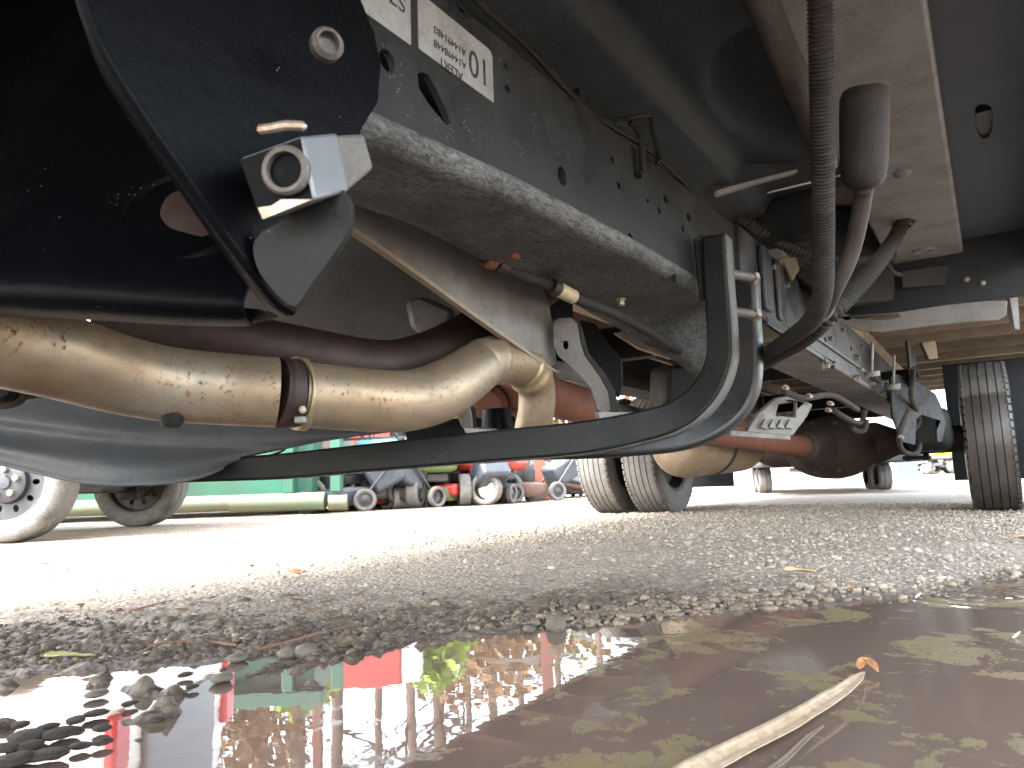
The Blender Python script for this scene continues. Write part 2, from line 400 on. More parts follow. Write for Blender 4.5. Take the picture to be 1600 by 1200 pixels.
def circ(cx, cy, rx, ry=None, n=16, rot=0):
    ry = ry or rx; c, s_ = math.cos(rot), math.sin(rot); o = []
    for i in range(n):
        a = 2*math.pi*i/n; x, y = rx*math.cos(a), ry*math.sin(a); o.append((cx+x*c-y*s_, cy+x*s_+y*c))
    return o
def copy_tree(o, parent=None):
    c = o.copy(); COL.objects.link(c); c.parent = parent
    for ch in o.children: copy_tree(ch, c)
    return c
def patch(rows, name, mat, parent, sub=2, solid=.004, ext=0):      # sheet through a grid of surveyed points
    mb = MB(); rows = [[W(*p) for p in r_] for r_ in rows]
    if ext: rows = [[r_[0]+(r_[0]-r_[1])*ext]+r_ for r_ in rows]       # carry the sheet on past the frame
    nr, nc = len(rows), len(rows[0]); vs = [p for r_ in rows for p in r_]
    mb.add(vs, [(i*nc+j, i*nc+j+1, (i+1)*nc+j+1, (i+1)*nc+j) for i in range(nr-1) for j in range(nc-1)])
    return mk(name, mb, mat, parent, smooth=180, solid=solid, sub=sub)
def WP(pts, n=6): return spline([W(*p) for p in pts], n)

# ================================================================== GROUND AND PUDDLE
def vnoise(x, y, seed=0):
    xi = np.floor(x).astype(np.int64); yi = np.floor(y).astype(np.int64); xf = x-xi; yf = y-yi
    def h(a, b):
        n = (a*374761393+b*668265263+seed*974634777) & 0x7fffffff; n = ((n ^ (n >> 13))*1274126177) & 0x7fffffff
        return ((n ^ (n >> 16)) & 0xffff)/65535.
    u = xf*xf*(3-2*xf); v = yf*yf*(3-2*yf)
    return (h(xi, yi)*(1-u)+h(xi+1, yi)*u)*(1-v)+(h(xi, yi+1)*(1-u)+h(xi+1, yi+1)*u)*v
def fbm(x, y, sc, oct=4, seed=0):
    r = 0; a = .5
    for i in range(oct): r = r+a*(vnoise(x*sc, y*sc, seed+i)-.5); sc *= 2.1; a *= .52
    return r
ZW = -0.012                                            # water level
shore_px = [(-150, 1040), (0, 1048), (200, 1046), (340, 1070), (470, 1048), (520, 1015), (620, 996), (700, 988), (860, 979), (950, 975), (1050, 964), (1200, 948), (1350, 943), (1450, 935), (1540, 912), (1640, 905)]
SH = sorted([tuple(onZ(u, v, ZW))[:2] for u, v in shore_px])
SHx = np.array([p[0] for p in SH]+[SH[-1][0]+.5, SH[-1][0]+1.2]); SHy = np.array([p[1] for p in SH]+[SH[-1][1]-.15, .3])
SHx = np.concatenate([[SHx[0]-.8], SHx]); SHy = np.concatenate([[SHy[0]-.35], SHy])
def shore(x): return np.interp(x, SHx, SHy)
def hgt(x, y):
    d = y-shore(x)+fbm(x, y, 7, 3, 5)*.05
    dn = (d+.0)*.75
    base = np.where(dn > 0, .024*(1-np.exp(-dn*2.4)), np.maximum(dn*.10, -.05))
    side = np.clip((x-.75)*.1, 0, .06)+np.clip((-1.9-x)*.06, 0, .04)*(y < .4)
    z = ZW+base+side
    near = np.exp(-((x+.4)**2+(y-1.2)**2)/9)
    z = z+fbm(x, y, 2.2, 3, 1)*.011*np.clip(dn*2+.15, 0, 1)+fbm(x, y, 22, 4, 9)*(.013+.014*np.clip((-.45-x)/.3, 0, 1)*np.exp(-np.clip(dn, 0, 9)/.4))*np.clip(dn*6+.5, .15, 1)
    # clods of churned mud at the left lip, standing in a film of water
    lf = np.clip((-.62-x)/.25, 0, 1)*np.clip((.10-d)/.2, 0, 1)
    cl = np.clip(fbm(x, y*1.6, 15, 3, 31)-.07, 0, 1)
    z = np.where((lf > 0) & (d < 0), np.maximum(z, ZW-.012)+lf*(cl*.12), z)
    ridge = np.clip(fbm(x*.6+y*.8, (y-x)*2.2, 9, 4, 17)-.02, 0, 1)*np.exp(-(np.clip(dn-.05, 0, 9)/.35)**2)*(dn > -.02)
    z = z+ridge*.045*np.clip((-.35-x)/.3, 0, 1)
    return z
def axis(lo, hi, c0, c1, fine, g):
    a = [c0]
    while a[-1] < c1: a.append(a[-1]+fine)
    s_ = fine
    while a[-1] < hi: s_ *= g; a.append(a[-1]+s_)
    b = [c0]; s_ = fine
    while b[-1] > lo: s_ *= g; b.append(b[-1]-s_)
    return np.array(b[:0:-1]+a)
gx = axis(-260, 260, -1.7, .35, .0085, 1.045); gy = axis(-120, 320, .3, 2.2, .0085, 1.045)
GX, GY = np.meshgrid(gx, gy); GZ = hgt(GX, GY)
far = np.clip((np.hypot(GX, GY)-8)/20, 0, 1); GZ = GZ*(1-far)+.012*far
def gridmesh(name, X, Y, Z):
    ny, nx = X.shape; me = bpy.data.meshes.new(name); v = np.stack([X, Y, Z], -1).reshape(-1, 3)
    i = np.arange((ny-1)*(nx-1)); r_ = i//(nx-1); c = i % (nx-1); a = r_*nx+c
    f = np.stack([a, a+1, a+nx+1, a+nx], -1)
    me.vertices.add(len(v)); me.vertices.foreach_set('co', v.ravel()); me.loops.add(f.size); me.loops.foreach_set('vertex_index', f.ravel().astype(np.int32))
    me.polygons.add(len(f)); me.polygons.foreach_set('loop_start', np.arange(0, f.size, 4, dtype=np.int32))
    me.polygons.foreach_set('use_smooth', np.ones(len(f), bool)); me.update(calc_edges=True); me.validate(); return me
me = gridmesh('ground', GX, GY, GZ)
def wetness(x, y): 
    d = y-shore(x)
    return np.clip(1.15-np.clip(d, 0, 9)/(.18+.62*np.clip((-.25-x)/.5, 0, 1)), 0, 1)*(np.hypot(x, y) < 4)
wa = me.attributes.new('wet', 'FLOAT', 'POINT'); wa.data.foreach_set('value', wetness(GX, GY).ravel().astype(np.float32))
me.materials.append(mat_ground()); g = bpy.data.objects.new('ground', me); COL.objects.link(g); struct(g)

rip = onZ(1532, 932, ZW); M['pebble'] = mat_pebble()
wx = np.linspace(-2.6, 1.4, 90); wy = np.linspace(-1.2, 2.0, 80); WX, WY = np.meshgrid(wx, wy)
me = gridmesh('puddle', WX, WY, np.full(WX.shape, ZW)); me.materials.append(mat_water(rip))
pw = bpy.data.objects.new('puddle', me); COL.objects.link(pw); struct(pw)

# pebbles: loose gravel nobody could count
ico = bmesh.new(); bmesh.ops.create_icosphere(ico, subdivisions=1, radius=1)
IV = np.array([v.co[:] for v in ico.verts]); IF = np.array([[v.index for v in f.verts] for f in ico.faces]); ico.free()
def pebbles(name, xs, ys, rad, label, sink=.25):
    n = len(xs); zs = hgt(xs, ys); nv = len(IV)
    an = rng.uniform(0, 6.28, n); c, s_ = np.cos(an), np.sin(an)
    k = rng.uniform(.55, 1.35, (n, 3)); k[:, 2] *= .62
    v = IV[None]*k[:, None]*(1+rng.uniform(-.22, .22, (n, nv, 1)))
    x = v[..., 0]*c[:, None]-v[..., 1]*s_[:, None]; y = v[..., 0]*s_[:, None]+v[..., 1]*c[:, None]
    P = np.stack([x*rad[:, None]+xs[:, None], y*rad[:, None]+ys[:, None], v[..., 2]*rad[:, None]+(zs+rad*sink)[:, None]], -1).reshape(-1, 3)
    F = (IF[None]+(np.arange(n)*nv)[:, None, None]).reshape(-1, 3)
    me = bpy.data.meshes.new(name); me.vertices.add(len(P)); me.vertices.foreach_set('co', P.ravel()); me.loops.add(F.size)
    me.loops.foreach_set('vertex_index', F.ravel().astype(np.int32)); me.polygons.add(len(F))
    me.polygons.foreach_set('loop_start', np.arange(0, F.size, 3, dtype=np.int32)); me.polygons.foreach_set('use_smooth', np.ones(len(F), bool)); me.update(calc_edges=True)
    a = me.attributes.new('wet', 'FLOAT', 'POINT'); a.data.foreach_set('value', np.repeat(np.clip(wetness(xs, ys)*1.05-.1, 0, 1), nv).astype(np.float32))
    me.materials.append(M['pebble']); o = bpy.data.objects.new(name, me); COL.objects.link(o); tag(o, label, 'gravel', kind='stuff'); return o
def scatter(n, x0, x1, y0, y1, keep):
    x = rng.uniform(x0, x1, n); y = rng.uniform(y0, y1, n); k = keep(x, y); return x[k], y[k]
def band(x, y):                                        # the pebble bank along the water's edge, mid frame to right
    d = y-shore(x); p = np.exp(-((d-.05)/.10)**2)*np.clip((x+.85)/.2, 0, 1)*np.clip((-.30-x)/.14, .06, 1)*1.0
    p = np.maximum(p, .16*np.clip((x+.75)/.3, .12, 1)*(d > .02)*np.clip(1-(d-.4)/3, .3, 1)); return (rng.uniform(size=x.size) < p) & (d > -.025)
x, y = scatter(60000, -1.6, .45, .4, 2.4, band); pebbles('shore_gravel', x, y, (rng.lognormal(math.log(.0060), .40, x.size)*np.where(y-shore(x) < .22, 1, .5)).clip(.002, .015), 'wet grey and brown pebbles banked along the puddle edge')
def yard(x, y): return (y-shore(x) > .25) & (rng.uniform(size=x.size) < np.clip(.10+(y-2.1)*.6+(fbm(x, y, 1.6, 3, 77))*1.2, .05, .95)*np.clip((x+2.4)/1.0+.35, .25, 1))
x, y = scatter(110000, -3.2, 1.0, 1.0, 5.6, yard); pebbles('yard_gravel', x, y, rng.lognormal(math.log(.0038), .5, x.size).clip(.0015, .013), 'dry pale gravel spread over the yard under the truck')

# countable stones standing at the water's edge
def stone(u, v, r_, label, grp=None, mat='stone', seed=0, flat=.75):
    p = onZ(u, v, ZW+.004); q = np.random.default_rng(seed); b = bmesh.new(); bmesh.ops.create_icosphere(b, subdivisions=3, radius=1)
    off = q.uniform(-9, 9, 3)
    for vv in b.verts:
        c = np.array(vv.co[:]); k = 1+.55*float(fbm(np.array([c[0]*1.3+off[0]+c[2]]), np.array([c[1]*1.3+off[1]-c[2]]), 1.1, 3, seed)[0])
        vv.co = Vector((c[0]*1.25*k*r_, c[1]*k*r_, c[2]*flat*k*r_))
    me = bpy.data.meshes.new('stone'); b.to_mesh(me); b.free(); me.polygons.foreach_set('use_smooth', [True]*len(me.polygons)); me.materials.append(M[mat])
    o = bpy.data.objects.new('stone' if mat == 'stone' else 'mud_clod', me); COL.objects.link(o); o.location = (p.x, p.y, p.z+r_*.2); o.rotation_euler = (0, 0, q.uniform(0, 6)); tag(o, label, 'stone' if mat == 'stone' else 'clod', grp)
stone(868, 980, .018, 'dark mossy stone standing alone in the water at the pebble bank', seed=1, flat=1.0)
stone(826, 985, .009, 'small rust-brown pebble just left of the dark mossy stone', seed=2)
stone(478, 1022, .017, 'brown stone of a pair lying above the green bin reflection, right one', seed=3)
stone(450, 1024, .013, 'brown stone of a pair lying above the green bin reflection, left one', seed=4)
stone(347, 1062, .014, 'flat dark stone in the water beside the green bin reflection', seed=5, flat=.5)
stone(225, 1078, .012, 'upright olive stone standing in the water below the red reflection', seed=6, flat=1.2)
stone(150, 1087, .012, 'flat brown stone lying left of the upright olive stone', seed=7, flat=.4)
stone(370, 1030, .014, 'flat grey-brown stone on wet silt above the waterline', seed=8, flat=.5)
for i, (u, v, r_) in enumerate([(45, 1155, .017), (95, 1150, .016), (150, 1117, .011), (48, 1168, .012), (118, 1128, .011), (25, 1192, .017), (75, 1184, .016), (125, 1168, .009), (160, 1162, .009), (10, 1172, .013), (30, 1135, .010), (75, 1138, .009), (160, 1140, .009), (200, 1102, .008), (245, 1127, .008), (205, 1100, .007), (290, 1056, .009), (300, 1075, .008)]):
    stone(u, v, r_, 'dark clod of wet mud poking out of the sky reflection at the lower left', 'mud clods in the puddle', 'mudc', 40+i, .34)

# soggy leaf and straw fragments trodden into the bank: a mat nobody could count
def litter(name, n, keep, size, label, mats):
    x = rng.uniform(-1.9, .3, n); y = rng.uniform(.35, 2.6, n); k = keep(x, y); x, y = x[k], y[k]; z = hgt(x, y)+.003; mb = MB()
    for a, b, c in zip(x, y, z):
        L = size*rng.lognormal(0, .5); w_ = L*rng.uniform(.08, .3); an = rng.normal(.6, .7); t = Vector((math.cos(an), math.sin(an), rng.normal(0, .12))); s_ = Vector((-t.y, t.x, rng.normal(0, .25))); p = Vector((a, b, c))
        k = len(mb.v); mb.v += [tuple(p-t*L), tuple(p-t*L*.2+s_*w_), tuple(p+t*L+Vector((0, 0, L*.15))), tuple(p+t*L*.1-s_*w_)]; mb.f.append((k, k+1, k+2, k+3))
    tag(mk(name, mb, mats, smooth=0), label, 'litter', kind='stuff')
lk = lambda x, y: (y-shore(x) > .01) & (rng.uniform(size=x.size) < np.exp(-(y-shore(x)-.2)**2/.2)*np.clip((-.45-x)/.5, .03, 1))
litter('leaf_litter', 9000, lk, .008, 'small brown and straw coloured plant fragments on the muddy bank', 'litter')
# lumps of churned soil on the left bank
x, y = scatter(26000, -1.7, -.35, .45, 2.0, lambda x, y: (y-shore(x) > .0) & (rng.uniform(size=x.size) < np.exp(-((y-shore(x)-.08)/.22)**2)*np.clip((-.45-x)/.3, 0, 1)))
pebbles('soil_crumbs', x, y, rng.lognormal(math.log(.0034), .6, x.size).clip(.0012, .013), 'dark crumbs of wet soil on the left bank', .1).data.materials[0] = M['soil']

# ---- litter on the ground
def ribbon(name, pts, wid, label, cat, mat, fold=.25, th=.0006, zoff=.004, seed=0):
    q = np.random.default_rng(seed); P = spline([(*onZ(u, v, ZW+zoff+k)[:],) for u, v, k in pts], 10); n = len(P); mb = MB(); vs = []; fs = []; K = 9
    jl = np.convolve(q.normal(0, 1, n+8), np.ones(5)/5, 'same'); jr = np.convolve(q.normal(0, 1, n+8), np.ones(5)/5, 'same')
    for i in range(n):
        t = Vector(P[min(i+1, n-1)])-Vector(P[max(i-1, 0)]); t.normalize(); sd_ = t.cross(Vector((0, 0, 1))).normalized()
        wi = np.interp(i/(n-1), [0, .05, .3, .7, .9, 1], wid)
        for j in range(K):
            s_ = (j/(K-1)-.5)*2; e_ = 1+.05*(jl[i] if s_ < 0 else jr[i])
            vs.append(Vector(P[i])+sd_*(s_*wi*e_)+Vector((0, 0, fold*wi*abs(s_+.15)+.05*wi*math.cos(j*2.3))))
    for i in range(n-1):
        for j in range(K-1): a = i*K+j; fs.append((a, a+1, a+K+1, a+K))
    mb.add(vs, fs); o = mk(name, mb, mat, smooth=50, solid=th); return tag(o, label, cat)
ribbon('reed_leaf', [(1050, 1232, .0), (1150, 1178, .001), (1225, 1140, .003), (1285, 1103, .004), (1325, 1075, .004), (1350, 1050, .002)], [.014, .0175, .0165, .013, .008, .0015], 'long bleached reed leaf floating on the brown puddle', 'reed', 'reed', .3, .0008, .005)
ribbon('reed_strip', [(1190, 1212, 0), (1225, 1188, .001), (1260, 1155, .001), (1287, 1134, .001)], [.0025, .0035, .0035, .003, .002, .001], 'thin brown reed strip lying beside the long bleached reed', 'reed', 'strip', .2, .0006, .003, 3)
ribbon('bud_scale', [(1344, 1046, .002), (1352, 1036, .008), (1362, 1042, .006), (1372, 1050, .002)], [.003, .006, .008, .007, .004, .001], 'curled orange-brown bud scale at the tip of the reed', 'leaf', 'dleafo', .8, .0008, .004, 5)
def leaf(u, v, L, Wd, rz, label, mat, lift=.012, bend=.35):
    p = onZ(u, v, ZW+.02); p.z = float(hgt(np.array([p.x]), np.array([p.y]))[0])+lift; mb = MB(); n = 12; vs = []; fs = []
    for i in range(n):
        t = i/(n-1); wi = Wd*math.sin(math.pi*min(1, t*.96+.02))**.8*(1+.15*math.sin(i*2.3))
        for s_ in (-1, -.5, 0, .5, 1): vs.append(((t-.5)*L, s_*wi, bend*abs(s_)*wi+.25*L*(t-.5)**2+.003*math.sin(5*t+s_)))
    for i in range(n-1):
        for j in range(4): a = i*5+j; fs.append((a, a+1, a+6, a+5))
    mb.add(vs, fs); o = mk('fallen_leaf', mb, mat, smooth=180, solid=.0008); o.location = p; o.rotation_euler = (.12, .05, rz); tag(o, label, 'leaf')
leaf(1250, 897, .075, .018, .5, 'dry tan leaf lying on the gravel beyond the puddle', 'dryleaf')
leaf(1333, 914, .03, .011, .8, 'small orange leaf on the gravel right of the dry tan leaf', 'dleafo', .008)
leaf(110, 1017, .075, .012, .75, 'olive green leaf on the wet mud at the left', 'gleaf', .006)
leaf(1595, 845, .05, .02, .2, 'rust coloured leaf on the gravel at the right edge', 'dleafo', .01)
leaf(68, 889, .07, .02, .9, 'orange leaf on the sunlit gravel at the far left', 'dleafo', .012)
leaf(460, 902, .05, .02, .2, 'pale orange leaf on the sunlit gravel left of the middle', 'dleafo', .01)
leaf(1180, 980, .03, .008, 0, 'small white scrap of foam floating at the pebbles', 'foam', .002, .1) if False else None
def twig(pts, r_, label):
    P = [onZ(u, v, ZW+.022) for u, v in pts]
    for p in P: p.z = float(hgt(np.array([p.x]), np.array([p.y]))[0])+r_*1.2
    mb = MB(); Q = spline(P, 5); mb.tube(Q, [r_*(1-.5*i/len(Q)) for i in range(len(Q))], 7); tag(mk('twig', mb, 'twig'), label, 'twig')
twig([(230, 1000), (300, 993), (370, 995)], .004, 'brown twig on the mud above the left waterline')
twig([(390, 1002), (450, 990), (505, 982)], .004, 'reddish twig on the mud nearer the pebble bank')
twig([(180, 945), (215, 950), (260, 938)], .0025, 'thin short twig on the drier ground at the left')
def scrap(u, v, L, label):
    p = onZ(u, v, ZW+.004); mb = MB(); mb.lathe([(0, -L), (L*.18, -L*.8), (L*.22, 0), (L*.12, L*.7), (0, L)], (0, 0, 0), (1, .4, .9), 8)
    o = mk('bubble_scrap', mb, 'foam'); o.location = p; tag(o, label, 'scrap')
scrap(1434, 931, .010, 'thin white fleck standing at the water edge left of the ripple rings')
scrap(1588, 992, .008, 'white floating fleck on the puddle near the right edge')
# ================================================================== THE BOX TRUCK WHOSE UNDERSIDE FILLS THE PICTURE
CX = -0.945; AXY = 4.72
T = thing('box_truck', 'black chassis and rusty exhaust under the box truck overhead', 'truck', (CX, AXY, 0), world=True)
def dep(P): return (Vector(P)-O).dot(fw)
def part(name, mb, mat, parent=None, **k): return mk(name, mb, mat, parent or T, **k)
def xz(pts, X): return [(onX(u, v, X).y, onX(u, v, X).z) for u, v in pts]
def platec(poly, d, th, holes=(), back=None):           # plate standing square to the line of sight at distance d
    mb = MB(); k = d/FPX; cu = sum(p[0] for p in poly)/len(poly); cv = sum(p[1] for p in poly)/len(poly)
    return mb.plate([((u-cu)*k, -(v-cv)*k) for u, v in poly], [[((u-cu)*k, -(v-cv)*k) for u, v in h] for h in holes], W(cu, cv, d), rt, up, th)
def hexbolt(parent, p, ax, r_, h, mat='bolt', name='bolt'):
    mb = MB(); ax = Vector(ax).normalized()
    mb.lathe([(0, 0), (r_*1.35, 0), (r_*1.35, h*.18), (r_, h*.18)], p, ax, 12); mb.lathe([(r_, h*.18), (r_, h*.92), (r_*.85, h), (0, h)], p, ax, 6)
    return mk(name, mb, mat, parent, smooth=30)

# ---- front length of the right-hand frame rail
XR = -0.46; RC = .022
ztop = lambda y: float(np.interp(y, [0, .6, 1.2, 1.95, 7], [.785, .79, .81, .85, .855]))
zbot = lambda y: float(np.interp(y, [0, .47, .72, 1.1, 1.6, 7], [.56, .578, .60, .616, .622, .625]))
ys = [.385, .42, .46, .5, .8, 1.1, 1.4, 1.72]
outl = [(y, zbot(y)+RC) for y in ys]+[(y, ztop(y)) for y in ys[::-1]]
hol = []
for u, v, a, b, ro in [(878, 275, .0105, .019, 0), (957, 250, .0065, .0085, 0), (967, 290, .0055, .008, 0), (1040, 312, .010, .011, 0), (1030, 329, .006, .0095, 0), (1076, 340, .010, .012, 0), (1067, 358, .006, .010, 0), (985, 372, .0075, .012, 0), (1012, 314, .004, .006, 0), (1058, 434, .007, .011, 0), (793, 139, .0055, .007, 0), (791, 104, .005, .006, 0), (605, 95, .010, .016, 0), (720, 12, .007, .007, 0), (1090, 410, .006, .008, 0)]:
    p = onX(u, v, XR); hol.append(circ(p.y, p.z, a*1.15, b*.72, 14))
sl_ = [(652, 115), (660, 112), (670, 118), (682, 140), (696, 170), (704, 192), (698, 196), (684, 180), (668, 160), (655, 138)]
hol.append(xz(sl_, XR))
mb = MB(); mb.plate(outl, hol, (XR, 0, 0), (0, 1, 0), (0, 0, 1), .008)
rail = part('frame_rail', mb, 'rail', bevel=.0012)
rail['label'] = 'dusty black front length of the right-hand frame rail with punched holes'
# flange: rolled corner and wide dusty bottom
yi = [.43, .45, .47] + list(np.linspace(.5, 1.72, 22))
ed = [onZ(u, v, zbot(.7)) for u, v in ((545, 313), (640, 345), (760, 408), (870, 458), (960, 508))] + [onY(1040, 555, 1.60), onY(1108, 602, 1.70)]
ex_ = [p.y for p in ed]; exx = [p.x for p in ed]; exz = [p.z for p in ed]
mb = MB(); vs = []; K = 6
for y in yi:
    xi_ = float(np.interp(y, ex_, exx)); zi_ = float(np.interp(y, ex_, exz)) if y > .6 else zbot(y); zb = zbot(y)
    for k in range(K+1):
        a = math.pi/2*k/K; vs.append((XR-RC+RC*math.cos(a), y, zb+RC-RC*math.sin(a)))
    for k in range(1, 7):
        t = k/6; vs.append((XR-RC+(xi_-XR+RC)*t, y, zb+(zi_-zb)*t**1.6))
n = K+7
mb.add(vs, [(i*n+j, i*n+j+1, (i+1)*n+j+1, (i+1)*n+j) for i in range(len(yi)-1) for j in range(n-1)])
mk('bottom_flange', mb, 'under', rail, smooth=60, solid=.006)
mb = MB(); mb.bb((XR-.08, -.9, .792), (XR-.0005, 1.72, .80)); mk('top_flange', mb, 'rail', rail, smooth=0) if False else None
for u, v in ((803, 392), (970, 467), (1083, 545)):
    p = onZ(u, v, .606 if u < 1000 else .58); hexbolt(rail, p, (0, 0, -1), .008, .014, 'rust' if u == 803 else 'bolt')
for u, v, a in ((735, 345, .009), (590, 330, .006), (1067, 530, .006)):
    p = onZ(u, v, .6015 if u < 1000 else .59); mb = MB(); mb.lathe([(0, 0), (a, 0), (a, -.004), (0, -.004)], p+Vector((0, 0, .001)), (0, 0, 1), 14); mk('flange_hole', mb, 'ink', rail)
# label stickers, upside down
def sticker(y0, y1, z0, z1, texts):
    o2 = []; r_ = .008
    for cx_, cz_, a0 in ((y1-r_, z1-r_, 0), (y0+r_*.3, z1-r_*.3, 90), (y0+r_*.3, z0+r_*.3, 180), (y1-r_*.3, z0+r_*.3, 270)):
        rr = r_ if a0 == 0 else r_*.3
        for k in range(5): a = R(a0+k*22.5); o2.append((cx_+rr*math.cos(a), cz_+rr*math.sin(a)))
    mb = MB(); mb.plate(o2, [], (XR+.0012, 0, 0), (0, 1, 0), (0, 0, 1), .001); st = mk('label_sticker', mb, 'label', rail)
    for tx, y, z, sz, wx_ in texts:
        cu = bpy.data.curves.new('lettering', 'FONT'); cu.body = tx; cu.size = sz; cu.extrude = .0002
        tmp = bpy.data.objects.new('lettering', cu); COL.objects.link(tmp); bpy.context.view_layer.update()
        me = bpy.data.meshes.new_from_object(tmp.evaluated_get(bpy.context.evaluated_depsgraph_get())); bpy.data.objects.remove(tmp)
        me.materials.clear(); me.materials.append(M['ink']); o = bpy.data.objects.new('lettering', me); COL.objects.link(o); o.parent = st
        o.matrix_local = Matrix(((0, 0, 1, XR+.0016), (-wx_, 0, 0, y), (0, -1, 0, z), (0, 0, 0, 1)))
a = onX(652, 78, XR); b = onX(768, 88, XR); c = onX(770, 157, XR)
zl0 = .702; zl1 = .768; yl0, yl1 = a.y+.001, b.y
sticker(yl0, yl1, zl0, zl1, [('10', yl1-.008, zl1-.020, .047, .9), ('ALERT', yl1-.062, zl0+.008, .015, 1.0), ('A14498448', yl1-.055, zl0+.024, .0125, 1.0), ('A14491483', yl1-.055, zl0+.040, .0125, 1.0)])
sticker(yl0-.15, yl0-.012, zl0-.003, zl1-.002, [('S7', yl0-.020, zl0+.045, .026, 1), ('1', yl0-.075, zl0+.038, .018, 1)])

# ---- rear length of the rail
XQ = -0.452
Y0, Y1 = 1.70, 7.3
mb = MB(); hol = []
for u, v, a, b in [(1186, 470, .012, .018), (1192, 475, .006, .03), (1188, 493, .010, .010), (1198, 500, .006, .022), (1290, 533, .022, .030), (1288, 563, .024, .03), (1305, 570, .024, .03), (1212, 440, .006, .012), (1222, 480, .008, .035), (1232, 515, .008, .02), (1195, 390, .006, .012), (1180, 420, .006, .012), (1330, 545, .02, .02)]:
    p = onX(u, v, XQ)
    if p.y > Y0+.05: hol.append(circ(p.y, p.z, a*1.1, b*.5, 10))
mb.plate([(Y0, .64), (Y1, .645), (Y1, .855), (Y0, .838)], hol, (XQ, 0, 0), (0, 1, 0), (0, 0, 1), .010)
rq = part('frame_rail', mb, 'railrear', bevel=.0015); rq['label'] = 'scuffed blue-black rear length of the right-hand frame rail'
mb = MB(); mb.sweep([(XQ, 2.22, .63), (XQ, 7.3, .632)], [(-.0, .012), (-.004, .002), (-.012, -.004), (-.19, -.004), (-.19, .006), (-.015, .006)], (0, 0, 1)); 
for i in range(len(mb.v)): pass
mb = MB(); pr = [(XQ, .642), (XQ-.002, .634), (XQ-.008, .628), (XQ-.02, .626), (XQ-.185, .626), (XQ-.185, .636), (XQ-.02, .636)]
vs = [(x_, y_, z_) for y_ in (2.24, 7.3) for x_, z_ in pr]; k = len(pr)
mb.add(vs, [(j, (j+1) % k, (j+1) % k+k, j+k) for j in range(k)]+[tuple(range(k))[::-1], tuple(range(k, 2*k))]); mk('bottom_flange', mb, 'pale', rq, recalc=True)
mb = MB(); mb.bb((XQ-.19, 2.20, .637), (XQ-.004, 2.235, .70)); mk('end_lip', mb, 'beam', rq, bevel=.004)
mb = MB(); mb.tube([(XQ+.006, 2.3, .685), (XQ+.006, 4.2, .69)], .005, 8); mk('brake_pipe', mb, 'galv', rq)
for u, v in ((1215, 532), (1285, 573), (1340, 578), (1335, 590), (1375, 615), (1378, 590), (1335, 560), (1360, 600)):
    hexbolt(rq, onX(u, v, XQ), (1, 0, 0), .009, .022, 'bolt' if (u+v) % 3 else 'black')
for y, z in ((2.0, .80), (2.15, .78), (2.5, .80), (2.8, .72), (3.1, .80), (3.4, .73), (3.6, .80)): hexbolt(rq, (XQ, y, z), (1, 0, 0), .008, .014, 'nut')
mb = MB(); mb.bb((XQ+.0005, 1.86, .66), (XQ+.016, 1.93, .83)); mk('web_stiffener', mb, 'railrear', rq, bevel=.006)
mb = MB(); mb.bb((XQ+.0005, 2.02, .66), (XQ+.012, 2.06, .83)); mk('web_stiffener', mb, 'railrear', rq, bevel=.005)
# left-hand rail, mirrored, mostly hidden
mb = MB(); xl = 2*CX-XR; mb.bb((xl, -.9, .64), (xl+.008, 7.3, .85)); mb.bb((xl+.008, -.9, .632), (xl+.16, 7.3, .64)); part('frame_rail', mb, 'rail')['label'] = 'left-hand frame rail seen dark beyond the exhaust'
# timber sill and crossmembers between the rails
mb = MB(); mb.bb((XQ-.07, 1.95, .857), (XQ-.005, 7.4, .925)); part('sill_timber', mb, 'beam')
mb = MB(); mb.bb((xl+.005, 1.95, .857), (xl+.07, 7.4, .925)); part('sill_timber', mb, 'beam')
for y in (2.55, 3.7, 5.7, 7.1):
    mb = MB(); mb.bb((xl+.01, y, .70), (XQ-.012, y+.006, .83)); mb.bb((xl+.01, y+.006, .70), (XQ-.012, y+.06, .707)); part('cross_member', mb, 'black')
# brake lines and clips along the rail's top edge
for k, (dx, r_) in enumerate(((0, .0055), (.016, .0055))):
    mb = MB(); mb.tube(WP([(640+60*k, -60, .86), (700+45*k, 0, .88), (800+25*k, 82-8*k, .97), (905+12*k, 178-8*k, 1.11), (1000+20*k, 245-6*k, 1.3), (1100, 316, 1.6)], 6), r_, 8); part('brake_line', mb, 'black')
mb = platec([(893, 140), (905, 135), (908, 185), (896, 187)], 1.10, .03); part('line_clip', mb, 'gloss', bevel=.002)
mb = MB(); mb.tube(WP([(962, 188, 1.2), (1012, 180, 1.3), (1018, 200, 1.3), (1030, 245, 1.3), (1025, 255, 1.29)], 4), .004, 8); mb.tube(WP([(985, 190, 1.23), (1000, 210, 1.24), (1004, 262, 1.25), (998, 275, 1.24)], 4), .006, 8); part('wire_hanger', mb, 'black')

